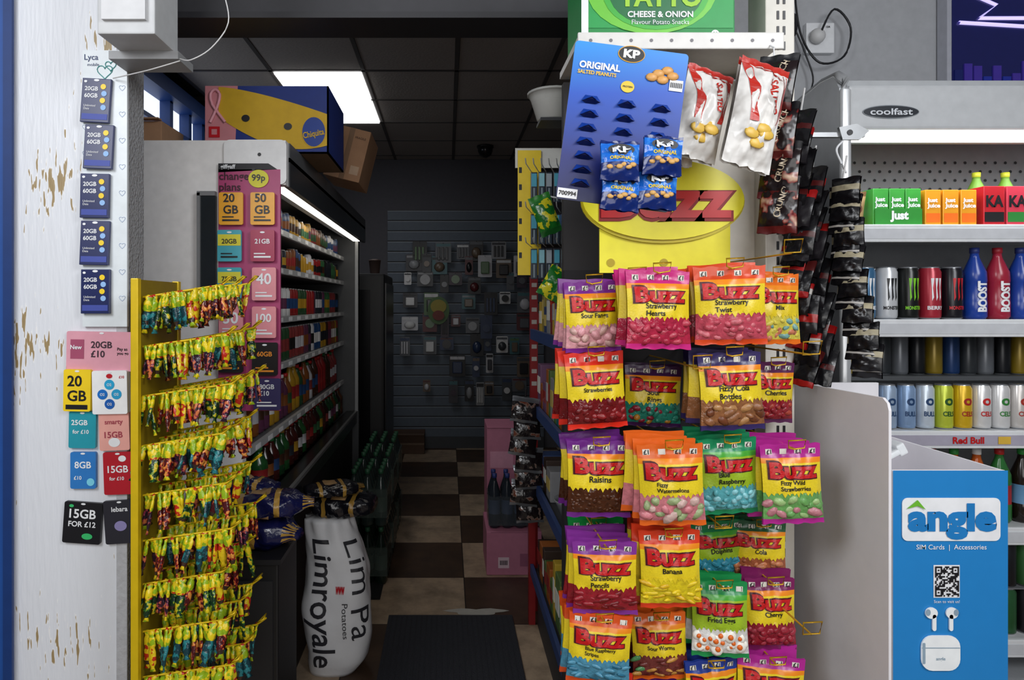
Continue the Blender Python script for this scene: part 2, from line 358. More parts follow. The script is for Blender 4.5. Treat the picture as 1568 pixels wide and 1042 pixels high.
# ================================================================ left open fridge
b = B(); wp = mat('#e6e4e2', .45); al = mat('#9a9c9e', .35, .6); blk = mat('#101012', .5); shl = mat('#a9acaf', .4)
b.box(-1.35, -.69, 2.2, 2.24, 0.0, 2.05, wp)
b.prism(b.rr(-.75, -.54, 1.9, 2.05, .02), 2.19, 2.2, mat('#e0e0e0', .4)); b.ell(-.63, 2.0, .006, .006, 2.188, K); b.ell(-.65, 1.95, .005, .005, 2.188, K)
b.box(-.69, -.545, 2.2, 2.24, 1.9, 2.05, wp)
b.box(-1.35, -.54, 2.24, 4.3, 1.985, 2.05, mat('#55575a', .5)); b.box(-.56, -.54, 2.24, 4.3, 1.9, 2.0, mat('#33363a', .35))
b.box(-1.35, -1.28, 2.24, 4.3, 0.0, 1.98, mat('#3a3b3e'))
b.box(-.605, -.565, 2.26, 4.2, 1.9, 1.925, mat('#fff6e6', .4, emit=3.2, var=0)); b.box(-.68, -.6, 2.24, 4.3, 1.93, 1.985, mat('#8d8f92'))
b.box(-1.3, -.58, 4.26, 4.3, .0, 1.98, mat('#4b4d50', .3)); b.box(-.6, -.58, 4.24, 4.3, .8, 1.95, al)
SH = (1.80, 1.643, 1.443, 1.253, 1.0)
for z in SH:
    b.box(-1.28, -.69, 2.24, 4.26, z-.02, z-.006, mat('#6b6d70')); b.box(-.69, -.675, 2.24, 4.26, z-.022, z+.003, shl)
    for k in range(12): b.box(-.6745, -.6735, 2.3+.16*k, 2.36+.16*k, z-.018, z-.001, W_)
b.box(-1.28, -.62, 2.35, 4.3, .0, .72, blk); b.box(-.66, -.59, 2.35, 4.3, .72, .80, mat('#1c1d20', .3), .006); b.box(-.60, -.586, 2.35, 4.3, .79, .804, mat('#6c6e70', .35))
b.box(-.835, -.825, 2.175, 2.2, 1.45, 1.87, al); b.box(-.825, -.775, 2.18, 2.2, 1.45, 1.86, mat('#20262a', .15)); b.box(-.835, -.775, 2.175, 2.2, 1.86, 1.875, al)
b.obj('open_front_fridge')
CC = ['#8c1f1f', '#7a451d', '#1f3f6c', '#20242c', '#b9b9bf', '#2f5f3a', '#5a2f4a', '#a88020', '#803030', '#274a2c', '#3a2010', '#d0d0d0', '#181818']
def can(b, x, y, z, r, h, body, n=14, txt=None, tc=None, top=None):
    tp = top or mat('#b9bdc2', .25, .8)
    b.lathe([(r*.75, 0), (r*.95, h*.03), (r, h*.08), (r, h*.9), (r*.82, h*.975), (r*.82, h)], x, y, z, [tp, body, body, body, tp], n)
    if txt:
        for i, (t, zz, w, rot, hh) in enumerate(txt):
            def mp(X, Z, yy): a = X/r; return (x+(r+.0008)*math.sin(a), y-(r+.0008)*math.cos(a), z+Z)
            b.text(t, 0, zz*h, 0, w, tc, rot=rot, h=hh, mapf=mp, bold=.03)
def bottle(b, x, y, z, r, h, liq, cap, n=12, label=None):
    L = label or liq
    b.lathe([(r*.8, 0), (r, h*.04), (r, h*.25), (r*.97, h*.26), (r*.97, h*.52), (r, h*.53), (r*.95, h*.66), (r*.4, h*.86), (r*.34, h*.92), (r*.4, h*.925), (r*.4, h)], x, y, z,
            [liq, liq, liq, L, liq, liq, liq, liq, cap, cap], n)
b = B()
for k, z in enumerate(SH):
    y = 2.3; run = 0
    while y < 4.2:
        if run <= 0: cA = R.choice(CC); cB = R.choice(CC); run = R.randint(1, 3)
        run -= 1
        if k == 4: bottle(b, -.74, y, z, .032, R.uniform(.18, .22), mat(cA, .25), mat(R.choice(['#c02020', '#e8e8e8', '#2a6a3a'])), 8, mat(cB))
        else:
            hh = R.uniform(.09, .115) if k < 2 else (.13 if k == 2 else .15); r = R.uniform(.02, .026)
            for xx in (-.72, -.785):
                b.lathe([(r*.75, 0), (r, hh*.06), (r, hh*.3), (r, hh*.65), (r, hh*.88), (r*.8, hh*.97), (r*.8, hh)], xx, y, z-.005, [al, mat(cA, .35), mat(cB, .35), mat(cA, .35), mat(cA, .35), al], 8)
        y += .058 if k < 4 else .075
y = 2.42
while y < 4.22:
    bottle(b, -.70, y, .8, .036, .17, mat(R.choice(['#163a20', '#201008', '#3a1410', '#1d4a24', '#4a2a10']), .2), mat(R.choice(['#802020', '#2a6a3a', '#806020'])), 8, mat(R.choice(CC))); y += .082
b.obj('fridge_drinks')

# banana box and cardboard box on fridge
b = B(); by = mat('#c9a11c', .6); bb = mat('#182f78', .6); pkk = mat('#c77f86', .6); cb = mat('#8a6f52', .8)
x0, x1, z0, z1, yf, yb = -.89, -.437, 2.052, 2.30, 2.4, 2.75
b.box(x0, x1, yf, yf+.006, z0, z1, bb); b.box(x0, x1, yb-.006, yb, z0, z1, bb); b.box(x0, x0+.006, yf, yb, z0, z1, bb); b.box(x1-.006, x1, yf, yb, z0, z1, bb); b.box(x0, x1, yf, yb, z0, z0+.006, cb)
b.box(x0+.006, x1-.006, yf+.006, yb-.006, z1-.04, z1-.03, mat('#3a2f26'))
b.poly([(x0, z0+.01), (x0+.11, z0+.005), (x0+.12, z1), (x0, z1)], yf-.001, pkk); b.poly([(x0, z0), (x0+.12, z0), (x0+.11, z0+.04), (x0, z0+.045)], yf-.0015, bb)
n = 20; up = []; lo = []
for i in range(n+1):
    u = i/n; x = x0+.05+u*(x1-x0-.055); up.append((x, z1-.004-.10*u**1.4)); lo.append((x, z0+.2-.185*math.sin(math.pi*(.12+.5*u))))
b.poly(lo+up[::-1], yf-.003, by)
P = [(-.87, 2.165), (-.845, 2.22), (-.835, 2.265), (-.85, 2.285), (-.868, 2.27), (-.862, 2.23), (-.815, 2.165)]
b.tube(smooth([(p[0], yf-.005, p[1]) for p in P]), .006, mat('#e09aa5'), 5)
b.text('SELECTED QUALITY\nCLASS EXTRA', -.80, 2.085, yf-.005, .13, red, bold=.01)
b.rect(-.875, -.835, 2.11, 2.15, yf-.0045, red); b.rect(-.865, -.845, 2.12, 2.14, yf-.005, pkk)
for x, z in ((-.74, 2.18), (-.585, 2.15)): b.ell(x, z, .015, .013, yf-.005, K)
b.ell(-.49, 2.13, .045, .058, yf-.005, by); b.ell(-.49, 2.13, .042, .054, yf-.006, mat('#1a3a8a')); b.text('Chiquita', -.49, 2.12, yf-.008, .078, by, h=.03, rot=.2)
b.obj('banana_box')
b = B(); b.M = T(-.49, 3.0, 2.075) @ RY(14); cbx = mat('#b58a68', .8, bump=.1)
b.box(-.085, .085, 0, .3, 0.0, .24, cbx, .003); b.rect(-.012, .012, 0, .24, -.001, mat('#8c6a4c')); b.text('FRAGILE', .045, .2, -.002, .05, mat('#5a3a22'))
b.rect(.03, .07, .03, .07, -.001, mat('#caa98a')); b.obj('cardboard_box')
b = B(); b.M = T(-1.15, 2.4, 2.052); b.box(-.1, .1, 0, .2, 0, .12, cbx, .003); b.box(-.1, .1, -.03, 0, .12, .125, cbx); b.rect(-.08, .0, .03, .08, -.001, W_); b.obj('cardboard_box')

# ================================================================ yellow clip rack
b = B(); ry = mat('#d8b712', .4, .2); XR = -.738
b.box(XR-.006, XR+.002, 1.56, 1.78, 0, 1.557, mat('#8a7410', .5)); b.box(XR-.012, XR+.006, 1.545, 1.562, 0, 1.56, ry, .002); b.box(XR-.012, XR+.006, 1.778, 1.795, 0, 1.56, ry, .002)
b.box(XR-.02, XR+.15, 1.55, 1.79, 0, .02, ry)
rows = [1.515, 1.395, 1.275, 1.155, 1.035, .925, .82, .705, .595]
arms = []
for r, z in enumerate(rows):
    for y in (1.58, 1.67, 1.76):
        L = .215+.012*(r % 3)+(y-1.58)*.06; s = .03+.05*(y-1.58)
        b.tube([(XR, y, z), (XR+L*.9, y, z+s), (XR+L, y, z+s+.018)], .0028, ry, 5)
        b.tube([(XR+L*.9, y, z+s+.004), (XR+L*.9+.02, y-.012, z+s+.02), (XR+L*.9+.02, y+.02, z+s+.02)], .002, ry, 4, True)
        arms.append((y, z, L, s))
b.obj('yellow_wire_display_rack')
b = B()
GY = patchmat('#8fae1c', '#e2c81e', 70, .48, .25, .3, .04); YR = patchmat('#d8b81c', '#b82a1a', 75, .5, .25, .3, .03)
DR = patchmat('#4a1216', '#b02a20', 80, .5, .2, .4, .04, '#d89040'); DG = patchmat('#14301c', '#3a7a2c', 80, .5, .2, .4, .04, '#c8b020')
DP = patchmat('#2a1828', '#8a2448', 80, .5, .2, .4, .04, '#c87040'); BT = patchmat('#183c44', '#2a7a80', 80, .5, .2, .4, .04)
clr = mat('#3a2a22', .15, var=.5, scale=120)
for y, z, L, s in arms:
    n = 17
    for i in range(n):
        u = (i+.5+R.uniform(-.3, .3))/n*.9; X = XR+.004+L*u; Z = z+s*u/.9-.002
        if i % 3 == 0: tone = R.choice([0, 0, 1, 1, 2, 3, 4])
        lo = (DR, YR, DP, DG, BT)[tone]
        b.M = T(X, y+R.uniform(-.012, .008), Z) @ RY(R.uniform(-15, 15)) @ RX(R.uniform(-20, 6)) @ RZ(R.uniform(-80, 80))
        h = R.uniform(.072, .094); w = R.uniform(.009, .0125)
        prof = [(.004, .005), (w*.9, 0), (w*.6, -h*.09), (w*.95, -h*.16), (w, -h*.34), (w*.72, -h*.40), (w*.98, -h*.5), (w, -h*.78), (w*.45, -h*.9), (w*.85, -h)]
        b.lathe(prof, 0, 0, 0, [YR if i % 3 else GY, GY, GY, GY, YR if tone % 2 else GY, lo, lo, clr if i % 3 == 0 else lo, GY if i % 2 else lo], 6, 1, .45)
b.M = Matrix.Identity(4); b.obj('hanging_sweet_packets')

# black plinth, bread bags, sack
b = B(); b.box(-.76, -.50, 1.93, 2.17, 0, .74, blk, .006); b.box(-.745, -.515, 1.925, 1.93, .05, .68, mat('#18181b', .6)); b.box(-.77, -.49, 1.92, 2.175, .73, .745, mat('#1b1b1e', .4)); b.obj('black_display_plinth')
nv = mat('#121540', .18, bump=.6, scale=22, var=.4); gd = mat('#a88238', .3, bump=.4); bw = mat('#a8865a', .35, var=.3, scale=60, bump=.4); blkb = mat('#15151c', .18, bump=.6, scale=22)
def loaf(x, y, z, l, w, h, a, m0=nv, name='bread_bag'):
    b = B(); b.M = T(x, y, z) @ RZ(a); n, k = 34, 28; V = []; F = []; mm = []
    for i in range(n+1):
        u = i/n; rr = (math.sin(math.pi*min(1, max(0, .06+u*.8)))**.35)*(1 if u < .76 else (1-(u-.76)*3.0)); rr = max(rr, .2) if u < .95 else max(rr, .32)
        for j in range(k):
            q = 2*math.pi*j/k; ca, sa = math.cos(q), math.sin(q)
            sx = (abs(ca)**.7)*(1 if ca > 0 else -1); sz = (abs(sa)**.7)*(1 if sa > 0 else -1)
            f = 1+.05*math.sin(j*2.0+i*.8+x*9)+.06*math.sin(j*.9-i*.7+x*40)+.04*math.sin(j*3.1+y*20-i*1.7)
            V.append(((u-.5)*l, sx*w/2*rr*f, max(0, h/2+sz*h/2*rr*f*.98)))
    for i in range(n):
        for j in range(k):
            F.append((i*k+j, i*k+(j+1) % k, (i+1)*k+(j+1) % k, (i+1)*k+j))
            mm.append(gd if i in (7, 8, 20, 21) else (bw if 10 < i < 18 and (j % 14) in (3, 4, 5, 6, 7) else (gd if i > 29 and j % 2 else m0)))
    F += [tuple(range(k-1, -1, -1)), tuple(n*k+j for j in range(k))]; mm += [m0, m0]
    b.add(V, F, mm, True); b.obj(name)
loaf(-.60, 2.05, .747, .32, .15, .10, -22); loaf(-.55, 2.0, .85, .28, .13, .075, 8); loaf(-.68, 2.13, .85, .26, .12, .085, 175)
loaf(-.45, 2.72, .622, .30, .2, .10, 170, blkb); loaf(-.46, 2.66, .722, .24, .15, .05, 20, blkb)
def sack():
    b = B(); wm = mat('#e2e3e6', .5, bump=.6, scale=9, var=.06); n, k = 44, 56; h = .62; V = []; F = []; cx, cy = -.468, 2.7
    def prof(v):
        r = .118+.022*math.sin(math.pi*min(1, v*1.25))
        if v < .08: r *= .86+.14*(v/.08)
        if v > .8: r *= 1-(v-.8)*1.0
        return r
    def W(q, v):
        fold = .028*math.sin(3*q+v*7)+.025*math.sin(5*q-v*13+1)*(.4+v)+.016*math.sin(11*q+v*25)*v+.02*math.sin(v*30+2*q)*(.3+abs(v-.5))
        if v > .86: fold += .09*math.sin(9*q)*(v-.86)/.14
        return 1+fold
    def off(v): return .022*math.sin(v*4)+.008*math.sin(v*11), -.01*math.sin(v*5)
    def S(q, v):
        r = prof(v); c, s_ = math.cos(q), math.sin(q); sq = 1/((abs(c)**2.8+abs(s_)**2.8)**(1/2.8)); o = off(v)
        return (cx+o[0]+r*W(q, v)*sq*c*.97, cy+o[1]+r*W(q, v)*sq*s_*.8, v*h)
    for i in range(n+1):
        for j in range(k): V.append(S(2*math.pi*j/k, i/n))
    for i in range(n):
        for j in range(k): F.append((i*k+j, i*k+(j+1) % k, (i+1)*k+(j+1) % k, (i+1)*k+j))
    F += [tuple(range(k-1, -1, -1)), tuple(n*k+j for j in range(k))]
    b.add(V, F, wm, True); ik = mat('#2a2a30', .5)
    def mp(X, Z, y):
        v = Z/h; q = -math.pi/2+X/.135; p = Vector(S(q, v)); o = off(v); d = Vector((p.x-cx-o[0], p.y-cy-o[1], 0)).normalized(); p += d*.004
        return tuple(p)
    b.text('Limroyale', -.055, .30, 0, .50, ik, h=.115, rot=-math.pi/2, mapf=mp, bold=.012)
    b.text('Lim Pa', .11, .35, 0, .38, ik, h=.085, rot=-math.pi/2, mapf=mp, bold=.0)
    b.text('Potatoes', .045, .24, 0, .14, ik, h=.02, rot=-math.pi/2, mapf=mp, bold=.0)
    b.text('www', .025, .36, 0, .035, red, h=.03, mapf=mp, bold=.05)
    b.obj('potato_sack')
sack()
gl = mat('#16241c', .12, bump=.1); gl2 = mat('#2c3836', .12)
for y in (3.62, 4.02, 4.42):
    for lv in range(2):
        b = B(); z = .002+.31*lv
        for i in range(3):
            for j in range(4): bottle(b, -.50+i*.072, y-.12+j*.078, z, .035, .30, gl if lv == 0 else gl2, mat('#24543a'), 10, mat('#3a4c44'))
        b.box(-.538, -.318, y-.158, y+.152, z+.05, z+.2, mat('#5a6660', .12, alpha=.4)); b.obj('bottle_pack')

# ================================================================ floor mats etc
b = B(); b.box(-.28, .31, 2.3, 3.12, 0.001, .012, mat('#34363e', .95, bump=1, scale=200), .004)
for i in range(24): b.box(-.265+i*.0235, -.257+i*.0235, 2.32, 3.1, .012, .0145, mat('#2c2e35', .95))
b.obj('floor_mat')
b = B(); b.box(-.46, -.34, 3.3, 3.9, 0.001, .01, mat('#17181a', .95, bump=1, scale=200), .003); b.box(-.45, -.35, 3.31, 3.89, .01, .012, mat('#202124')); b.obj('floor_mat')
b = B(); P = []
for i in range(24):
    a = 2*math.pi*i/24; r = 1+.25*math.sin(3*a)+.12*math.sin(7*a); P.append((.14+.13*r*math.cos(a), 3.17+.04*r*math.sin(a), .0015))
b.add(P, [tuple(range(24))], mat('#b9b7af', .7)); b.obj('worn_floor_patch')
b = B(); b.M = T(-.39, 6.5, 0); b.box(-.16, .16, 0, .25, .001, .2, mat('#5a4436', .8), .003); b.box(-.16, .16, -.002, 0, .09, .11, mat('#7a6450')); b.box(-.16, .16, -.06, 0, .2, .204, mat('#6a5444')); b.obj('brown_box')

# ================================================================ back slat wall + products
b = B(); sl = mat('#5a6470', .6)
z = .12
while z < 2.42:
    b.box(-.62, 1.0, 6.77, 6.785, z, z+.095, sl); b.box(-.62, 1.0, 6.78, 6.795, z+.095, z+.105, mat('#15171b')); b.box(-.62, 1.0, 6.768, 6.77, z+.088, z+.095, mat('#8e96a0', .5)); z += .107
b.box(-.62, 1.0, 6.76, 6.795, 0, .12, mat('#3a3d42')); b.obj('slatwall_panel')
b = B(); pcs = ['#3f4246', '#5a5d62', '#939598', '#5a2226', '#2a3a5a', '#3a6a70', '#3a3a40', '#6a5a4a', '#222226', '#3a2a3a', '#c0c0c4', '#4a6a40', '#18181c', '#202024', '#d0d0d0']
for rz in (2.13, 1.98, 1.80, 1.60, 1.38, 1.18, .98, .72):
    x = -.52+R.uniform(0, .1)
    while x < .75:
        w = R.uniform(.07, .17); h = R.uniform(.12, .24)
        if (not (rz < 1.1 and x < -.05) or R.random() < .3) and R.random() < .85:
            c = mat(R.choice(pcs), .4); y = 6.70-R.uniform(0, .06); X = x+w/2; zz = rz+R.uniform(-.03, .03)
            b.prism(b.rr(X-w/2, X+w/2, zz-h, zz, .01), y, y+.004, c)
            k = R.randrange(4); c2 = mat(R.choice(pcs), .3)
            if k == 0: b.ell(X, zz-h*.55, w*.32, w*.32, y-.02, c2, y1=y)
            elif k == 1: b.box(X-w*.3, X+w*.3, y-.03, y, zz-h*.85, zz-h*.3, c2, .008)
            elif k == 2:
                for q in range(3): b.box(X-w*.35+q*w*.25, X-w*.35+q*w*.25+w*.15, y-.015, y, zz-h*.88, zz-h*.25, c2, .004)
            else: b.ball(X, y-.012, zz-h*.6, w*.35, .02, h*.28, c2)
            b.rect(X-w*.45, X+w*.45, zz-h*.2, zz-.012, y-.001, mat(R.choice(pcs), .4)); b.tube([(X, 6.765, zz-.01), (X, y-.04, zz-.01)], .003, al, 4)
        x += w+R.uniform(.0, .09)
b.ell(-.09, 1.43, .11, .14, 6.6, mat('#4a6a3a'), y1=6.61); b.ell(-.09, 1.47, .08, .07, 6.59, mat('#988a30'), y1=6.6); b.ell(-.09, 1.38, .06, .05, 6.58, mat('#702820'), y1=6.6)
b.obj('hanging_accessories')
b = B(); b.box(-1.2, -.46, 4.75, 5.5, .0, 1.72, blk, .02); b.box(-1.1, -.56, 4.735, 4.75, .3, 1.6, mat('#0b0b0d', .2)); b.box(-.458, -.45, 4.8, 5.45, .1, 1.65, mat('#17171a', .3)); b.obj('black_cabinet')
b = B(); b.lathe([(.03, 0), (.036, .01), (.045, .1), (.047, .1), (.047, .108), (.02, .115)], -.55, 4.95, 1.721, mat('#4a3a34'), 14); b.obj('paper_cup')
b = B(); b.lathe([(.02, -.09), (.055, -.07), (.07, -.03), (.07, 0), (.08, .0), (.08, .017)], .36, 6.2, 2.978, mat('#1a1a1c', .2), 16); b.obj('dome_security_camera')

# ================================================================ right gondola (left-facing shelves)
b = B(); gs = mat('#2b4274', .45); gdk = mat('#2a2b30', .6)
b.box(.82, .86, 1.81, 3.04, 0, 2.1, gdk); b.box(.42, .86, 1.83, 3.04, 0, .12, gdk)
GZ = (.275, .70, 1.04, 1.37, 1.79)
for z in GZ: b.box(.40, .84, 1.83, 3.04, z-.03, z-.008, gdk); b.box(.385, .40, 1.83, 3.04, z-.035, z+.012, gs)
b.box(.405, .44, 3.18, 3.22, 0.0, 1.63, mat('#8d1a1e', .4)); b.box(.38, .41, 3.045, 3.08, .0, .7, mat('#8a1a1e', .4))
for k in range(9): b.rect(.41, .435, 1.58-.06*k, 1.6-.06*k, 3.178, mat('#b9b0a8'))
b.obj('gondola_shelving')
b = B()
for z in GZ[:4]:
    y = 1.86
    while y < 2.96:
        d = R.uniform(.05, .11); h = R.uniform(.10, .22); c = mat(R.choice(['#7a2f25', '#2a3f6a', '#8a7a30', '#56703a', '#704a6a', '#8a8a8c', '#3a2a22', '#a05a20', '#c0a030', '#2a6a70']), .5)
        if z == .70 and 2.33 < y+d and y < 2.6: y += d; continue
        b.box(.415, .57, y, min(y+d-.006, 3.0), z-.007, z+h, c, .004); b.box(.413, .415, y+.008, y+d-.015, z+h*.3, z+h*.7, mat(R.choice(['#c8b060', '#b0b0b0', '#902020', '#e0e0d8']))); y += d
b.obj('shelf_groceries')
b = B(); pnk = mat('#c07892', .6); b.box(.216, .52, 3.6, 3.95, .001, .24, pnk, .004); b.rect(.24, .5, .235, .238, 3.599, mat('#8a5068'))
b.rect(.28, .34, .04, .1, 3.598, mat('#e6c9d4')); b.text('IIIII', .31, .07, 3.597, .04, K); b.rect(.4, .48, .05, .12, 3.598, mat('#9c5c78')); b.obj('pink_carton')
b = B(); b.box(.24, .44, 3.97, 4.25, .001, .75, pnk, .004); b.rect(.26, .40, .5, .6, 3.968, mat('#d99ab2')); b.box(.24, .44, 3.955, 3.97, .745, .75, pnk); b.obj('pink_carton')
b = B()
for i in range(4):
    for j in range(2): bottle(b, .265+i*.072, 3.68+j*.09, .242, .034, .3, mat('#2a3038', .12), mat('#2a3a7a'), 10, mat('#4a5a7a'))
b.box(.23, .515, 3.64, 3.82, .26, .42, mat('#5a6269', .12, alpha=.4)); b.obj('bottle_pack')
b = B(); fk = patchmat('#1a1416', '#7a6a62', 30, .58, .2, .6, .03, '#6a3a2a')
for k in range(7):
    b.M = T(.345+R.uniform(-.01, .015), 2.85, 1.09-.072*k) @ RX(-14) @ RY(R.uniform(-10, 10))
    pouch(b, .12, .11, [(.15, mat('#6a6d72', .25, .5)), (.85, fk), (1, mat('#6a6c70', .25, .5))], .018, k, 8, 10)
b.M = Matrix.Identity(4); b.tube([(.345, 2.885, 1.12), (.345, 2.885, .6)], .004, K); b.obj('snack_clip_strip')
# stationery hook card
b = B(); b.box(.248, .33, 2.3, 2.306, 1.6, 2.04, mat('#e8c824', .4)); b.box(.24, .42, 2.31, 2.316, 1.98, 2.05, mat('#c9c9c4'))
for k in range(6): b.rect(.252, .262, 1.66+.06*k, 1.68+.06*k, 2.299, K)
for r, z in enumerate((1.965, 1.82, 1.70)):
    for k in range(5):
        x = .30+.026*k; y = 2.26-.006*(k % 2); b.box(x-.0115, x+.0115, y, y+.008, z-.115, z-.01, mat('#2a3440', .3), .002); b.rect(x-.009, x+.009, z-.06, z-.015, y-.001, mat(('#4aa0b8', '#8ac0cc', '#9aa4ac')[k % 3])); b.rect(x-.003, x+.003, z-.11, z-.065, y-.001, mat('#7a8890'))
        b.tube([(x-.005, 2.3, z), (x-.035, 2.2, z+.006), (x-.04, 2.18, z+.02)], .002, W_, 4)
b.obj('stationery_hanging_card')

# ================================================================ end-cap sweet display
BAGS = [ # X,Z,y,w,h,header,body,candies,label
 (.33, 1.55, 1.5, .13, .162, '#7a2c8c', 0, ['#d89aa0', '#c8a098'], 'Sour Fangs'),
 (.456, 1.571, 1.42, .145, .17, '#c8287c', 0, ['#a82440', '#b83c50'], 'Strawberry\nHearts'),
 (.611, 1.581, 1.42, .15, .17, '#d8481c', 0, ['#b84858', '#c86670'], 'Strawberry\nTwist'),
 (.775, 1.57, 1.55, .125, .166, '#e87018', 0, ['#d8c850', '#78a8a0', '#c87858'], 'Mix'),
 (.33, 1.389, 1.48, .138, .17, '#d82c1c', 0, ['#6a1418', '#881c20'], 'Strawberries'),
 (.51, 1.346, 1.62, .14, .15, '#401a4c', 0, ['#28806c', '#8a2030', '#b07828'], 'Sour\nRings'),
 (.6235, 1.391, 1.45, .145, .17, '#33285c', 0, ['#8a5a38', '#a87a4a', '#6a3a20'], 'Fizzy Cola\nBottles'),
 (.805, 1.354, 1.62, .12, .15, '#5a2450', 0, ['#901c28', '#a84030'], 'Cherries'),
 (.337, 1.193, 1.46, .142, .168, '#6a2480', 0, ['#42200f', '#54301a'], 'Raisins'),
 (.468, 1.203, 1.38, .136, .172, '#e0641c', 0, ['#c87880', '#98a878', '#c8a8a0'], 'Fizzy\nWatermelons'),
 (.632, 1.194, 1.48, .14, .17, '#1c8c5a', 1, ['#58a8b0', '#8acad2'], 'Blue\nRaspberry'),
 (.7636, 1.186, 1.46, .136, .175, '#b0288c', 0, ['#68a058', '#b87880', '#98b878'], 'Fizzy Wild\nStrawberries'),
 (.341, .982, 1.42, .139, .156, '#803090', 0, ['#901c28', '#701018'], 'Strawberry\nPencils'),
 (.481, 1.007, 1.42, .132, .168, '#d83c1c', 0, ['#e8c420', '#dcb018'], 'Banana'),
 (.66, .967, 1.6, .14, .14, '#1c7c4a', 1, ['#3a90a8'], 'Dolphins'),
 (.76, .967, 1.6, .13, .14, '#2c5a3a', 0, ['#a05838', '#c07850'], 'Cola'),
 (.334, .8255, 1.42, .136, .15, '#d8501c', 0, ['#4a8ca8', '#2a6c88'], 'Blue Raspberry\nStripes'),
 (.488, .781, 1.52, .128, .15, '#e0641c', 0, ['#70302c', '#509058', '#c08a40'], 'Sour Worms'),
 (.6225, .8625, 1.5, .126, .168, '#1c8c4a', 1, ['#f0ece0', '#e0682c', '#f0ece0'], 'Fried Eggs'),
 (.758, .853, 1.54, .12, .162, '#7a2058', 0, ['#901c2c', '#a03040'], 'Cherry'),
 (.6045, .6825, 1.5, .13, .15, '#243c90', 0, ['#404890'], 'Sours'),
 (.7425, .69, 1.5, .15, .15, '#b02890', 0, ['#a02c50'], 'Mice'),
 (.368, .964, 1.62, .14, .14, '#1c9c4a', 1, ['#3aa08c'], 'Apple'),
 (.355, .65, 1.5, .14, .15, '#d82c1c', 0, ['#a02c28'], 'Lips'), (.49, .62, 1.5, .14, .15, '#6a2480', 0, ['#a02c28'], 'Lips')]
b = B(); cream = mat('#cfc9bf', .6); hk = mat('#d8a828', .3, .4)
b.box(.315, .828, 1.76, 1.80, 0, 1.59, mat('#1a181e', .7)); b.box(.66, .828, 1.76, 1.80, 1.59, 2.1, cream); b.box(.315, .66, 1.77, 1.8, 1.59, 2.1, mat('#2c2a2c', .7))
b.box(.828, .904, 1.70, 1.8, 0, 3.3, mat('#d9d5cc', .45), .003)
for i in range(60): b.box(.857, .863, 1.698, 1.7, .6+i*.04, .622+i*.04, K); b.box(.873, .879, 1.698, 1.7, .6+i*.04, .622+i*.04, K)
b.box(.31, .80, 1.56, 1.80, 2.118, 2.135, mat('#d5d3ce', .4)); b.box(.31, .80, 1.55, 1.56, 2.105, 2.145, mat('#dddbd7', .4), .003)
b.prism([(.80, 2.14), (.83, 2.14), (.83, 1.95), (.82, 1.95), (.78, 2.1)], 1.70, 1.704, mat('#d0cdc6'))
for i in range(10): b.ell(.34+i*.048, 2.125, .004, .004, 1.549, mat('#77757a'))
for X, Z, y, w, h, *_ in BAGS:
    yy = y-.028; zz = Z-.006
    b.tube([(X, 1.775, zz), (X, yy, zz)], .0022, hk, 5)
    b.tube([(X-.004, yy, zz), (X-.017, yy-.004, zz+.004), (X-.019, yy-.006, zz+.02), (X+.019, yy-.006, zz+.022), (X+.017, yy-.004, zz+.004)], .0019, hk, 5, True)
for X, Z, y in ((.75, 1.62, 1.42), (.545, 1.37, 1.4), (.78, 1.40, 1.4), (.78, .80, 1.4), (.60, 1.02, 1.42), (.42, 1.56, 1.45)):
    b.tube([(X, 1.775, Z-.01), (X, y, Z-.01)], .0022, hk, 5); b.tube([(X-.018, y, Z-.01), (X-.02, y-.006, Z+.018), (X+.02, y-.006, Z+.02), (X+.018, y, Z-.008)], .0019, hk, 5, True)
b.obj('end_cap_display_stand')
bodyY = mat('#e6cc24', .33, var=.16, scale=260, bump=.08); bodyG = mat('#9cba28', .33, var=.16, scale=260, bump=.08); rd = mat('#c01418', .35); dk = mat('#4a0c18', .4)
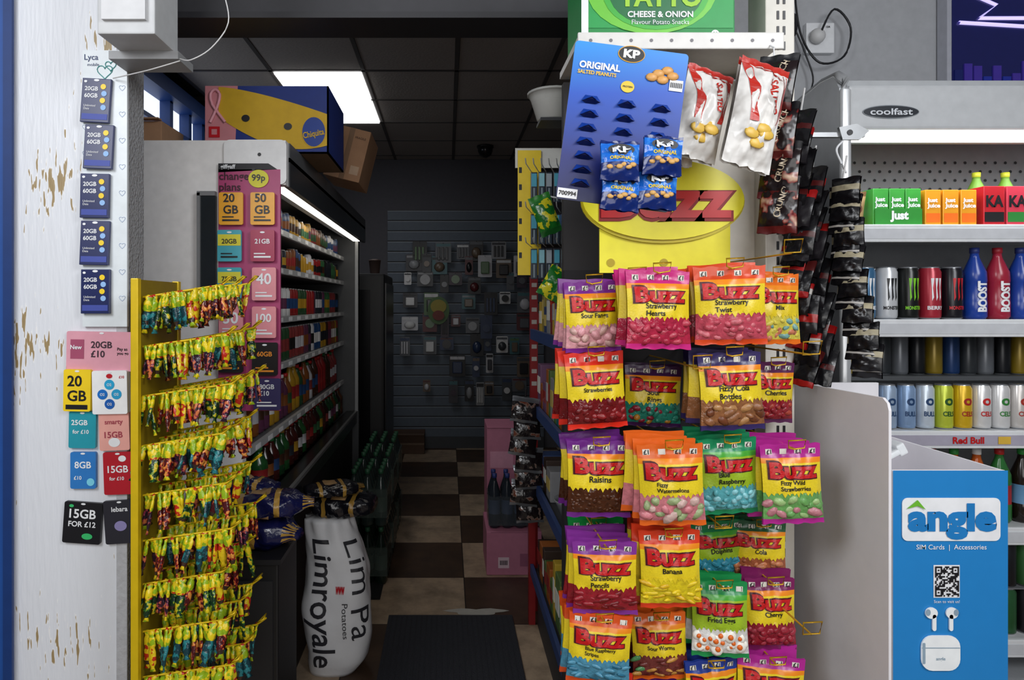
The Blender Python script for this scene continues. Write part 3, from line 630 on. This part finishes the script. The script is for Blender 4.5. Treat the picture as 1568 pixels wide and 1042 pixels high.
for bi, (X, Z, y, w, h, hd, bk, cs, lab) in enumerate(BAGS):
    b = B(); H = mat(hd, .28, bump=.15); Y = bodyG if bk else bodyY; win = mat(cs[0], .12, var=.5, scale=90, bump=.3); ang = R.uniform(-3.5, 3.5)
    nb_ = 3 if y < 1.55 else 1
    for k in range(nb_, 0, -1):
        b.M = T(X+R.uniform(-.008, .008), y+.032*k, Z+R.uniform(-.004, .01)) @ RY(R.uniform(-5, 5))
        pouch(b, w, h, [(.22, H), (.64, Y), (.92, win), (1, H)], .015, bi+k, 6, 14)
    b.M = T(X, y, Z) @ RY(ang) @ RX(R.uniform(-5, 2)) @ RZ(R.uniform(-10, 10))
    pouch(b, w, h, [(.17, H), (.23, mat('#ee8c1c', .3) if not bk else mat('#4aa838', .3)), (.60, Y), (.93, win), (1, H)], .018, bi, 18, 30, wk=1.0)
    t = puff(w, h, .018, bi, .13, wk=1.0)
    mp = lambda x, z, e: (x*(1-.05*math.sin(math.pi*min(1, max(0, -z/h)))), -t(x, z)-e, z)
    for q in range(4):
        xx = (-.36+.24*q)*w
        b.add([mp(xx+dx, zz, .001) for dx, zz in ((-.0075, -h*.125), (.0075, -h*.125), (.0075, -h*.055), (-.0075, -h*.055))], [(0, 1, 2, 3)], mat('#e8e4d8', .4)); b.text('£1', xx, -h*.09, .002, .011, K, mapf=mp)
    b.text('Buzz', 0, -h*.315, .0016, w*.86, dk, h=h*.25, bold=.075, mapf=mp)
    b.text('Buzz', 0, -h*.315, .0028, w*.80, rd, h=h*.205, bold=.045, mapf=mp)
    b.text(lab, 0, -h*(.505 if '\n' in lab else .485), .0016, min(w*.5, .0072*max(len(s) for s in lab.split('\n'))), K, bold=.02, mapf=mp)
    P = []
    for q in range(25): P.append((-.47*w+q*.94*w/24, -h*(.60 if q in (0, 24) else (.585+.05*(q % 2)+.02*math.sin(q*1.1)))))
    n = len(P)
    b.add([mp(x, z, .001) for x, z in P]+[mp(x, -h*.575, .001) for x, z in P], [(i, i+1, n+i+1, n+i) for i in range(n-1)], Y)
    kind = 'big' if lab in ('Fizzy\nWatermelons', 'Fried Eggs', 'Sour Fangs', 'Fizzy Wild\nStrawberries', 'Fizzy Cola\nBottles') else ('small' if lab == 'Raisins' else ('long' if lab in ('Banana', 'Strawberry\nPencils', 'Blue Raspberry\nStripes', 'Sour Worms') else 'mid'))
    RW, CW = {'big': (3, 5), 'small': (6, 9), 'long': (5, 3), 'mid': (4, 6)}[kind]
    base = b.M.copy()
    for r in range(RW):
        for q in range(CW):
            cx = ((q+.5)/CW-.5+(.25/CW if r % 2 else -.2/CW))*w*.9+R.uniform(-.005, .005); cz = -h*(.67+.24*(r+.4)/RW)+R.uniform(-.005, .005)
            if abs(cx) > w*.42: continue
            c = mat(R.choice(cs), .35, bump=.3, var=.35, scale=70); yy = -t(cx, cz)+.003
            s = {'big': .0125, 'small': .0058, 'long': .007, 'mid': .0095}[kind]*R.uniform(.8, 1.2)
            b.M = base @ T(cx, yy, cz) @ RY(R.uniform(-60, 60) if kind != 'long' else R.uniform(-22, 22)) @ RZ(R.uniform(-30, 30))
            if kind == 'long': b.ball(0, 0, 0, s*2.9, s*.6, s*.75, c)
            elif lab == 'Fried Eggs': b.ball(0, 0, 0, s*1.1, s*.45, s, mat('#efece2', .3)); b.ball(0, -.005, 0, s*.45, s*.3, s*.45, mat('#e06a20', .3))
            else: b.ball(0, 0, 0, s*R.uniform(1.0, 1.6), s*.55, s*.75, c, 7, 4)
    b.obj('sweet_bag')
# header board
b = B(); hy = mat('#f6ea30', .35)
b.box(.373, .693, 1.6, 1.606, 1.575, 1.79, hy); b.ell(.525, 1.75, .2, .103, 1.592, mat('#c8b820', .35), 48, 1.598); b.ell(.525, 1.753, .196, .098, 1.586, hy, 48, 1.592)
b.text('Buzz', .535, 1.752, 1.5835, .335, mat('#8a0c14'), h=.108, bold=.06); b.text('Buzz', .532, 1.754, 1.581, .32, rd, h=.095, bold=.035)
b.box(.44, .46, 1.606, 1.76, 1.72, 1.735, K); b.box(.60, .62, 1.606, 1.76, 1.72, 1.735, K)
for x in (.40, .53): b.ell(x, 1.6, .01, .01, 1.598, mat('#b8a010'))
b.obj('sweet_brand_header_board')
# crisps carton on top
b = B(); gn = mat('#1f9a4a', .45); b.box(.328, .704, 1.6, 1.78, 2.136, 2.5, mat('#1d8a44', .5), .002)
b.rect(.345, .70, 2.175, 2.5, 1.5985, gn); b.rect(.328, .345, 2.14, 2.5, 1.598, W_); b.rect(.345, .55, 2.142, 2.163, 1.598, W_); b.text('SELL BY', .39, 2.153, 1.596, .06, K, bold=.03)
b.ell(.50, 2.27, .16, .11, 1.597, mat('#6cc23a', .4)); b.ell(.51, 2.26, .13, .09, 1.596, mat('#3fae3c', .4)); b.ell(.51, 2.26, .115, .08, 1.5955, mat('#0f6a38', .4))
b.text('CHEESE & ONION', .52, 2.207, 1.594, .16, W_, bold=.03); b.text('Flavour Potato Snacks', .52, 2.188, 1.594, .14, W_, bold=0); b.text('TAYTO', .52, 2.25, 1.594, .2, mat('#9fd03a'), h=.05, bold=.04)
b.ell(.655, 2.16, .01, .01, 1.597, W_); b.text('V', .655, 2.16, 1.596, .009, gn); b.obj('crisps_carton')

# ================================================================ peanut card with bags
b = B(); gm = gradmat('peanut_card_print', [(0, '#08123e'), (.35, '#0c1f70'), (.7, '#1450bc'), (1, '#2f95e8')])
CM = T(.3615, 1.35, 1.8665) @ RY(7.3); b.M = CM
b.prism(b.rr(-.118, .118, -.165, .165, .008), 0, .003, gm)
b.ell(.0, .15, .028, .0175, -.0015, mat('#e8a820'), y1=0); b.ell(0, .15, .0265, .016, -.002, K); b.text('KP', 0, .15, -.003, .034, W_, h=.018, bold=.05)
b.text('ORIGINAL', -.062, .117, -.002, .085, W_, h=.015, bold=.04); b.text('SALTED PEANUTS', -.066, .102, -.002, .08, mat('#f0c030'), h=.008, bold=.03)
for x, z in ((.06, .117), (.078, .125), (.07, .105), (.09, .115), (.047, .108)): b.ball(x, -.002, z, .013, .004, .009, mat('#d8a05a', .4))
b.rect(.085, .113, .085, .108, -.002, W_); b.text('IIIIIII', .099, .097, -.003, .024, K)
b.ell(.0, .082, .014, .012, -.002, mat('#e8c838')); b.text('PROTEIN', 0, .082, -.003, .02, K)
dkb = mat('#0a1648', .3); mdb = mat('#143890', .25)
for r in range(7):
    for q, x in enumerate((-.072, .002, .074)):
        z = .055-.029*r
        if r > 3 and q > 0: continue
        b.add([(x-.012, -.001, z), (x+.012, -.001, z), (x+.02, -.01, z-.015), (x, -.013, z-.006), (x-.02, -.01, z-.015)], [(0, 1, 3), (0, 3, 4), (1, 2, 3)], mdb)
        b.add([(x-.02, -.009, z-.015), (x-.006, -.010, z-.010), (x, -.012, z-.007), (x+.006, -.010, z-.010), (x+.02, -.009, z-.015), (x+.010, -.001, z-.017), (x-.010, -.001, z-.017)], [(0, 1, 2, 3, 4, 5, 6)], dkb)
b.rect(-.116, -.075, -.162, -.142, -.002, W_); b.text('700994', -.0955, -.152, -.003, .036, K, bold=.03)
pbl = patchmat('#1d6ad0', '#3a8ae0', 60, .5, .2, .3, .2); pdk = mat('#0c2468', .2, bump=.2)
for X, Z, a, yy in ((.352, 1.765, 6, 1.318), (.425, 1.768, 4, 1.318), (.343, 1.822, 2, 1.30), (.430, 1.832, 5, 1.30)):
    b.M = T(X, yy, Z) @ RY(a) @ RX(-6); t = pouch(b, .078, .08, [(.1, pdk), (.55, pbl), (1, pdk)], .013, X*40, 12, 14, wk=1.4)
    mp = lambda x, z, e: (x, -t(x, z)-e, z)
    b.ell(0, -.02, .026, .011, -.014, K); b.text('KP', 0, -.02, .005, .036, W_, h=.015, bold=.05, mapf=mp); b.text('ORIGINAL', 0, -.037, .0015, .045, yel, bold=.03, mapf=mp)
    for i in range(6): xx = -.022+.009*i; b.ball(xx, -t(xx, -.055), -.055+.005*(i % 2), .007, .003, .005, mat('#d8a860'))
b.obj('peanut_hanging_card')

# ================================================================ crisp bags
sil = patchmat('#e2e0dc', '#b9b5b0', 22, .5, .25, .8, .15); rdb = mat('#b8281c', .3, bump=.2); crs = mat('#e0b850', .4)
for X, Z, y, a, w, h in ((.53, 1.99, 1.52, 6, .11, .17), (.588, 2.02, 1.46, 14, .115, .205), (.69, 2.02, 1.42, 13, .12, .235)):
    b = B(); b.M = T(X, y, Z) @ RY(a) @ RX(-4) @ RZ(12); t = pouch(b, w, h, [(.05, rdb), (.93, sil), (1, sil)], .03, X*30, 18, 30, top=.06, wk=2.6)
    mp = lambda x, z, e: (x*(1-.05*math.sin(math.pi*min(1, max(0, -z/h)))), -t(x, z)-e, z)
    for (u0, v0, u1, v1, ww) in ((-.42, .06, -.2, .62, .16), (.40, .08, .3, .6, .1), (-.2, .08, .3, .13, .12)):
        V = []; n = 14
        for i in range(n+1):
            s = i/n; u = u0+(u1-u0)*s+.06*math.sin(s*3.1); v = v0+(v1-v0)*s; V += [mp((u-ww/2)*w, -v*h, .0012), mp((u+ww/2)*w, -v*h, .0012)]
        b.add(V, [(2*i, 2*i+1, 2*i+3, 2*i+2) for i in range(n)], rdb)
    b.text('SALTED', .02, -h*.33, .002, h*.34, rdb, h=.018, rot=-1.45, mapf=mp, bold=.02)
    for u, v in ((-.15, .72), (0, .79), (.12, .7), (.05, .66)): b.ball(u*w, -t(u*w, -v*h), -v*h, .019, .004, .012, crs)
    b.obj('crisp_bag')
fl = patchmat('#1c1214', '#7a2020', 26, .56, .25, .5, .02, '#c8a890')
b = B()
for X, Z, a in ((.765, 2.07, 10), (.765, 1.96, 8), (.77, 1.87, 6), (.765, 1.79, 4)):
    b.M = T(X, 1.5, Z) @ RY(a) @ RZ(-42); t = pouch(b, .085, .13, [(.1, K), (.85, fl), (1, mat('#5a1818', .3))], .015, X*50, 12, 16, wk=1.6)
    b.text('CRUNCH', .01, -.055, .0015, .08, mat('#c8b8a0'), h=.014, rot=1.35, mapf=lambda x, z, e: (x, -t(x, z)-e, z))
b.M = Matrix.Identity(4); b.tube([(.765, 1.53, 2.1), (.77, 1.53, 1.7)], .002, W_, 4); b.tube([(.765, 1.53, 2.1), (.766, 1.552, 2.115)], .002, W_, 4); b.obj('snack_clip_strip')
b = B(); b.lathe([(.045, 0), (.05, .004), (.07, .07), (.078, .085), (.082, .085), (.082, .092), (.074, .09), (.066, .07), (.04, .01)], .345, 2.15, 2.1, mat('#b4b4b0', .4), 24)
for k in range(3): b.lathe([(.0505+.007*k, 0), (.0525+.007*k, .003), (.0505+.007*k, .006)], .345, 2.15, 2.115+.02*k, mat('#9a9a98', .4), 24)
b.box(.30, .40, 2.10, 2.20, 2.09, 2.1, gdk); b.box(.39, .84, 2.13, 2.17, 2.088, 2.099, gdk); b.obj('plastic_bowl')
b = B(); b.lathe([(.045, 0), (.05, .004), (.07, .05), (.078, .06), (.078, .066), (.066, .05), (.04, .01)], .48, 2.47, .694, mat('#8a8c90', .4), 20); b.obj('plastic_bowl')
b = B(); gp = patchmat('#1c6a24', '#c8c020', 40, .52, .25, .4); b.M = T(.285, 2.05, 1.84) @ RY(-20); pouch(b, .07, .13, [(.15, mat('#2a7a2a', .3)), (.85, gp), (1, mat('#1c5a24', .3))], .018, 3)
b.M = T(.36, 2.0, 1.60) @ RY(30); pouch(b, .09, .10, [(1, gp)], .018, 5); b.M = T(.33, 2.02, 1.585) @ RY(-20); pouch(b, .08, .08, [(1, mat('#a83020', .3))], .018, 6)
b.M = Matrix.Identity(4); b.tube([(.30, 2.05, 1.84), (.42, 2.06, 1.82)], .003, W_, 4); b.obj('snack_packet')

# ================================================================ clip strips at cooler side
def strip(name, P, y, n, bands, w=.06, h=.1, rz=(-62, -40), tilt=8):
    b = B(); S = smooth([(p[0], y, p[1]) for p in P], 8)
    for k in range(n):
        u = k/(n-1)*(len(S)-1); i = min(int(u), len(S)-2); p = S[i].lerp(S[i+1], u-i)
        b.M = T(p.x, y+(.012 if k % 2 else 0), p.z) @ RY(tilt+R.uniform(-6, 6)) @ RZ(R.uniform(*rz)) @ RX(R.uniform(-16, -8))
        pouch(b, w, h, bands[k % len(bands)], .007, k*1.3, 8, 14, wk=1.3)
    b.M = Matrix.Identity(4); b.tube([(s.x, y+.016, s.z) for s in S], .0025, mat('#2a2a2c'), 5)
    b.tube([(S[0].x, y+.016, S[0].z), (S[0].x+.01, y+.016, S[0].z+.06)], .0025, mat('#c8c8c8'), 5)
    b.obj(name)
k1 = mat('#131215', .25, bump=.2); k2 = mat('#1d1a1e', .3, bump=.2); r1 = mat('#a01818', .3); r2 = mat('#4a1414', .3); c1 = mat('#a39a80', .4, var=.3, scale=80); w1 = mat('#b8b4ae', .35)
blkred = [[(.15, k1), (.3, r1), (.42, w1), (1, k1)], [(.5, k1), (.7, r1), (1, k2)], [(.3, r2), (.85, k1), (1, r1)]]
blk2 = [[(.4, k1), (.55, r2), (1, k1)], [(.2, r1), (1, k2)], [(1, k1)]]
crm = [[(.25, k1), (.52, c1), (1, k1)], [(.12, k2), (.4, c1), (.7, k1), (.8, w1), (1, k1)]]
strip('snack_clip_strip', [(.905, 1.90), (.915, 1.65), (.94, 1.38)], 1.68, 15, blkred)
strip('snack_clip_strip', [(.97, 1.86), (.985, 1.62), (1.0, 1.38)], 1.72, 13, blk2)
strip('snack_clip_strip', [(1.015, 1.82), (1.03, 1.6), (1.075, 1.38)], 1.66, 16, crm, w=.07, h=.07, tilt=0, rz=(-58, -46))
strip('snack_clip_strip', [(.885, 1.98), (.885, 1.8), (.89, 1.7)], 1.62, 8, blk2)

# ================================================================ drinks cooler
b = B(); cw = mat('#d2d4d6', .35); cg = mat('#b4b7bb', .35, .3)
P = [(2.0, 0), (2.0, 2.16), (2.03, 2.205), (2.1, 2.21), (2.85, 2.1), (2.85, 0)]
b.M = SIDE; b.prism(P, 1.2, 1.23, cg); b.M = Matrix.Identity(4)
b.tube([(1.215, 1.995, 0), (1.215, 1.995, 2.15), (1.215, 2.0, 2.185), (1.215, 2.03, 2.208), (1.215, 2.1, 2.212), (1.215, 2.8, 2.11)], .016, mat('#c0c2c4', .3, .5), 8)
for k in range(3): b.M = T(1.197, 2.45, 2.02-.07*k) @ RZ(-90); b.text(('NO BICYCLES', 'NO PETS', '55 UPGRADES')[k], 0, 0, 0, .13, K, h=.02, bold=.02)
b.M = Matrix.Identity(4)
b.box(1.23, 2.75, 2.0, 2.2, 2.035, 2.17, mat('#b4b7ba', .4), .008); b.box(1.23, 2.75, 2.02, 2.85, 2.15, 2.19, mat('#a0a3a6'))
b.box(1.25, 2.75, 2.03, 2.06, 2.008, 2.034, mat('#ffffff', .3, emit=2.5, var=0))
b.box(1.23, 2.75, 2.6, 2.64, .4, 2.15, mat('#9fa2a5', .4))
for r in range(6):
    for i in range(38): b.ell(1.26+i*.04+(.02 if r % 2 else 0), 2.06-.035*r, .006, .006, 2.598, mat('#2c2e30'), 8)
b.ell(1.357, 2.087, .087, .021, 1.998, mat('#7c8288', .3), 32); b.ell(1.357, 2.087, .084, .018, 1.9965, mat('#23272e', .3), 32); b.text('coolfast', 1.357, 2.087, 1.995, .13, mat('#c8ccd2', .3), h=.02, bold=.02)
CZ = (1.752, 1.4475, 1.09, .78, .42)
for i, z in enumerate(CZ):
    b.box(1.235, 2.75, 2.11, 2.6, z-.02, z, cw); b.box(1.235, 2.75, 2.09, 2.11, z-.055, z+.002, mat('#dcdfe2', .3), .004)
    b.box(1.235, 2.75, 2.088, 2.0905, z-.045, z-.012, mat('#c8cbd0' if i != 2 else '#a8a4b4', .3))
for i in range(3): b.text('Red Bull', 1.665+.35*i, 1.062, 2.086, .1, rd, h=.022, bold=.03); b.rect(1.76+.35*i, 1.80+.35*i, 1.05, 1.074, 2.086, mat('#d8b040'))
b.box(1.235, 2.75, 2.0, 2.6, 0.0, .3, cg); b.box(2.75, 2.78, 2.0, 2.85, 0, 2.15, cg)
b.obj('open_drinks_cooler')
b = B()
def carton(x0, x1, z0, h, c, t, tc, y=2.125, stripe=None):
    b.box(x0, x1-.002, y, y+.06, z0, z0+h, mat(c, .35), .002)
    b.rect(x0+.003, x1-.005, z0+h*.1, z0+h*.35, y-.001, mat(stripe or '#e8d048', .35)); b.text(t, (x0+x1)/2, z0+h*.62, y-.0015, (x1-x0)*.8, tc, h=h*.3, bold=.04)
Z0 = 1.7525
for i in range(3): carton(1.385+i*.053, 1.437+i*.053, Z0, .122, '#3a9a3a', 'Just\nJuice', W_, stripe='#8ad050')
b.box(1.388, 1.54, 2.118, 2.123, Z0, Z0+.055, mat('#2f8a34', .35)); b.text('Just', 1.465, Z0+.03, 2.1165, .06, W_, bold=.05)
for i in range(3): carton(1.555+i*.058, 1.608+i*.058, Z0, .118, '#dc941c', 'Just\nJuice', W_, stripe='#e86a1c')
for i in range(9): carton(1.745+i*.075, 1.816+i*.075, Z0, .13, '#b41c28' if i % 3 != 1 else '#c8384c', 'KA', K, stripe='#2a7a34' if i % 2 else '#1a1a1c')
for i in range(14): carton(1.29+i*.09, 1.37+i*.09, Z0, .1, R.choice(['#a88a60', '#3a8a40', '#c87a20', '#8a2a2a']), 'Juice', W_, 2.25)
for i in range(2): bottle(b, 1.83+.1*i, 2.26, Z0, .032, .2, mat('#6a9a30'), mat('#b8c030'), 14)
b.obj('juice_cartons')
b = B()
for k in range(2):
    b.M = T(1.285+.055*k, 2.135+.01*k, Z0+.117) @ RX(4) @ RY(4*k); pouch(b, .07, .115, [(.12, mat('#7a5a3a', .35)), (1, mat('#b09068' if k else '#a07a50', .35))], .014, k); b.ell(0, -.06, .018, .018, -.0185, mat('#6a3a2a'))
b.M = Matrix.Identity(4); b.obj('drink_pouch')
b = B(); Z1 = 1.448
row = [('#8a9aa4', 'ZERO', navy), ('#3a6a90', 'ICE', W_), ('#c9ccd0', 'MONSTER', K), ('#111413', 'MONSTER', mat('#7ac820')), ('#a82838', 'BERRY', W_), ('#15131a', 'MONSTER', red)]
x = 1.30
for i, (c, t, tc) in enumerate(row):
    r = .033; can(b, x, 2.15, Z1, r, .172, mat(c, .28, .2), 20, [(t, .22, .05, 0, .012)], tc)
    for q in (-.012, 0, .012):
        V = []
        for (dx, zz) in ((-.004, .78), (.005, .78), (.001, .6), (.004, .42), (-.001, .35), (-.002, .6)):
            a = (q+dx)/r; V.append((x+(r+.0008)*math.sin(a), 2.15-(r+.0008)*math.cos(a), Z1+.172*zz))
        b.add(V, [tuple(range(6))], tc)
    can(b, x+.01, 2.24, Z1, r, .172, mat(R.choice(['#15131a', '#8a2030', '#3a5a80', '#c0c0c4']), .3, .2), 12); x += .0715
b.obj('energy_drink_cans')
b = B()
for i, c in enumerate(['#1c3f9a', '#a0243a', '#1c3f9a', '#2a7a3a', '#b0243a', '#1c3f9a', '#d88a20', '#1c3f9a', '#b0243a']):
    x = 1.735+.075*i; bottle(b, x, 2.15, Z1, .034, .235, mat(c, .25), mat('#1a2a6a' if i % 2 == 0 else '#8a1020'), 18)
    mpp = lambda X, Z, yy, x=x: (x+.0352*math.sin(X/.0345), 2.15-.0352*math.cos(X/.0345), Z1+Z)
    b.text('BOOST', 0, .075, 0, .1, W_, h=.03, rot=math.pi/2, mapf=mpp, bold=.05)
b.obj('energy_drink_bottles')
b = B(); Z2 = 1.0905; x = 1.32
slim = [('#24508c', '#c8ccd4'), ('#7a94b4', '#28508a'), ('#9cb0c8', '#20406a'), ('#88a4c8', '#20406a'), ('#c8d4e0', '#20406a'), ('#c0cc40', '#205020'), ('#d8b020', '#a02020'), ('#d8d8d8', '#c02020'), ('#d8d8d8', '#2a7a30'), ('#c8c4c0', '#a02c20'), ('#c04020', '#e8e8e8')]
for i in range(20):
    c, c2 = slim[i % 11]; can(b, x, 2.145, Z2, .028, .145, mat(c, .25, .3), 18, [('BULL' if i < 5 else 'CELS', .35, .035, 0, .016), ('o', .62, .026, 0, .024)], mat(c2, .3)); x += .0615
x = 1.29
for i in range(22): can(b, x, 2.3, Z2+.16, .028, .15, mat(['#6a6e74', '#16181c', '#8a7420', '#1c3a6a', '#34383c'][i % 5], .3, .3), 12); x += .06
b.box(1.24, 2.74, 2.24, 2.55, Z2+.145, Z2+.16, mat('#505356')); b.obj('slim_drink_cans')
b = B(); x = 1.30
for i in range(18):
    bottle(b, x, 2.16, .7805, .033, .24, mat(['#2a6a30', '#1c1410', '#285a80', '#1c5a2c', '#50301c', '#b05018', '#b05018'][i % 7], .15), mat(['#d8d8d8', '#b02020', '#2a8a3a'][i % 3]), 14, mat(['#306a34', '#a02020', '#5a8ab0', '#d0c040', '#8a6a20', '#c86a20'][i % 6])); x += .075
b.obj('soft_drink_bottles')
b = B(); x = 1.29
for i in range(20):
    for z in (.4205, .575): can(b, x, 2.15, z, .031, .15, mat(['#2a5a34', '#1c1c20', '#3a6a3a', '#7a7c80'][(i+int(z*10)) % 4], .3, .3), 14)
    x += .068
b.box(1.24, 2.72, 2.12, 2.2, .571, .5745, mat('#707276')); b.obj('drink_cans')

# bracket arm & wall details
b = B(); b.box(.905, 1.19, 1.86, 1.875, 1.975, 1.988, mat('#a0a2a4', .35, .6)); b.prism([(1.11, 2.0), (1.16, 2.01), (1.195, 1.99), (1.17, 1.965), (1.12, 1.965)], 1.85, 1.86, mat('#a0a2a4', .35, .6))
b.ell(1.14, 1.985, .008, .008, 1.848, K); b.tube(smooth([(1.12, 1.85, 1.96), (1.09, 1.83, 1.93), (1.09, 1.8, 1.88), (1.10, 1.8, 1.86)]), .003, W_); b.obj('metal_bracket_arm')
b = B(); b.box(1.66, 1.79, 3.02, 3.05, 2.66, 2.80, W_, .004); b.ball(1.70, 3.0, 2.73, .035, .03, .035, mat('#d0d0d0'), 12, 8); b.text('13A', 1.76, 2.78, 3.018, .02, K)
b.tube(smooth([(1.70, 2.98, 2.73), (1.76, 2.97, 2.84), (1.84, 2.98, 2.76), (1.81, 2.98, 2.63), (1.70, 2.98, 2.60), (1.63, 3.0, 2.72), (1.60, 3.0, 2.88), (1.60, 3.0, 3.0)]), .005, K, 6)
b.tube(smooth([(1.56, 3.0, 3.1), (1.57, 3.0, 2.85), (1.64, 3.0, 2.66), (1.68, 3.0, 2.52), (1.62, 3.0, 2.4), (1.60, 3.0, 2.3)]), .004, K, 6); b.ball(1.585, 3.0, 2.78, .025, .02, .06, K); b.obj('wall_socket_with_cable')
b = B(); b.box(2.28, 3.3, 2.98, 3.04, 2.44, 3.05, mat('#b8bac4', .3)); b.rect(2.30, 3.28, 2.46, 3.03, 2.978, mat('#14184e', .2, emit=.25))
ln = mat('#c8bcff', .3, emit=1.0, var=0)
for P in ([(2.34, 2.93), (2.5, 2.86), (2.42, 2.80), (2.66, 2.80)], [(2.36, 2.99), (2.55, 2.97), (2.66, 2.88)], [(2.33, 2.78), (2.66, 2.76)], [(2.55, 2.90), (2.7, 2.95)]): b.tube([(p[0], 2.974, p[1]) for p in P], .009, ln, 5)
for i in range(22): x = 2.31+i*.044; b.box(x, x+.036, 2.972, 2.978, 2.46, 2.50+R.uniform(.02, .13), mat(R.choice(['#1c2a8a', '#101a5a', '#3a2a8a']), .3, emit=.2))
b.obj('wall_screen')

# ================================================================ cardboard dump-bin with poster
b = B(); cwb = mat('#e8e6ea', .6, var=.04)
b.M = SIDE; b.prism([(1.4, 0), (1.4, 1.27), (1.405, 1.285), (1.42, 1.295), (1.82, 1.285), (1.82, 0)], .946, .952, cwb); b.M = Matrix.Identity(4)
b.box(1.195, 1.2, 1.4, 1.82, 0, 1.14, cwb); b.box(.954, 1.195, 1.81, 1.82, 0, 1.28, cwb); b.box(.954, 1.195, 1.4, 1.406, 0, 1.142, cwb); b.box(.954, 1.195, 1.41, 1.81, 1.0, 1.01, cwb)
b.rect(.954, 1.2, .0, 1.142, 1.398, mat('#1f7fc4', .4, var=.04))
b.prism(b.rr(.972, 1.182, .992, 1.084, .012), 1.3955, 1.397, W_); ab = mat('#1c78bc', .4)
b.text('angle', 1.078, 1.034, 1.394, .19, ab, h=.078, bold=.05); b.prism([(.981, 1.062), (1.003, 1.08), (1.02, 1.06), (1.003, 1.068)], 1.392, 1.3935, mat('#6ab82c'))
b.text('SIM Cards  |  Accessories', 1.078, .977, 1.3965, .15, W_, bold=.005)
b.rect(1.04, 1.096, .87, .94, 1.397, W_)
for i in range(17):
    for j in range(19):
        cr = (i < 5 and j < 5) or (i > 11 and j > 13) or (i < 5 and j > 13)
        on = (R.random() < .5) if not cr else ((i % 12 in (0, 4)) or (j % 14 in (0, 4)) or (i % 12 == 2 and j % 14 == 2))
        if on: x = 1.0425+i*.003; z = .873+j*.0034; b.rect(x, x+.003, z, z+.0034, 1.3955, K)
b.text('Scan to visit us!', 1.068, .862, 1.3965, .055, W_, bold=0)
ew = mat('#eef2f5', .25); gw = mat('#8fa4b4', .3)
b.prism(b.rr(1.012, 1.095, .715, .79, .024), 1.394, 1.397, ew); b.rect(1.013, 1.094, .763, .765, 1.3935, gw); b.text('angle', 1.053, .74, 1.3935, .02, gw); b.prism(b.rr(1.014, 1.02, .73, .775, .002), 1.3932, 1.3935, gw)
for x, s in ((1.038, 1), (1.074, -1)):
    b.ell(x-.004*s, .838, .013, .012, 1.394, ew, y1=1.397); b.prism(b.rr(x-.002, x+.006, .80, .835, .004), 1.394, 1.397, ew); b.ell(x-.012*s, .84, .005, .007, 1.393, gw)
b.obj('cardboard_display_bin')
b = B(); b.M = T(1.01, 1.5, 1.135) @ RY(-28); b.box(-.05, .04, 0, .05, 0, .014, ew, .005); b.box(.035, .055, 0, .05, -.005, .022, ew, .004); b.box(-.04, .02, .01, .04, .014, .018, mat('#9aa0a6')); b.box(-.02, .0, .02, .03, -.12, 0, ew); b.obj('barcode_scanner')

# ================================================================ lights
def area(name, loc, tgt, size, e, colr=(1, 1, 1), sy=None, spread=180):
    l = bpy.data.lights.new(name, 'AREA'); l.energy = e; l.color = colr; l.size = size; l.spread = math.radians(spread)
    if sy: l.shape = 'RECTANGLE'; l.size_y = sy
    o = bpy.data.objects.new(name, l); o.location = loc; o.rotation_euler = (Vector(tgt)-Vector(loc)).to_track_quat('-Z', 'Y').to_euler(); SC.collection.objects.link(o)
area('side_key_right', (1.7, -.4, 2.7), (.2, 1.7, 1.3), 1.0, 38, (.95, .97, 1))  # unseen key lamp added at the right for the stand and pillar
area('side_key_left', (-1.5, -.4, 2.7), (.1, 1.7, 1.3), 1.0, 34, (.95, .97, 1))  # unseen key lamp added at the left, lights the stand from that side
area('frontal_fill', (.2, -1.6, 2.0), (.2, 1.7, 1.5), 1.8, 34, (1, .98, .96))  # added fill behind the camera, brightens the header board and aisle
area('cooler_tube_light', (1.95, 2.1, 2.0), (1.95, 2.25, .5), 1.4, 4.5, (.95, .98, 1), .05)
area('fridge_tube_light', (-.62, 3.2, 1.9), (-.8, 3.2, 1.0), .04, 1.2, (1, .94, .85), 1.9)
w = bpy.data.worlds.new('World'); SC.world = w; w.use_nodes = True
bg = w.node_tree.nodes['Background']; bg.inputs[0].default_value = (.9, .93, 1, 1); bg.inputs[1].default_value = .15
cam = bpy.data.cameras.new('camera'); cam.sensor_width = 36; cam.lens = 36*1000/1568; cam.shift_x = .0631; cam.shift_y = -.0357; cam.clip_start = .05
co = bpy.data.objects.new('camera', cam); co.location = (0, 0, 1.5); co.rotation_euler = (math.pi/2, 0, 0); SC.collection.objects.link(co); SC.camera = co
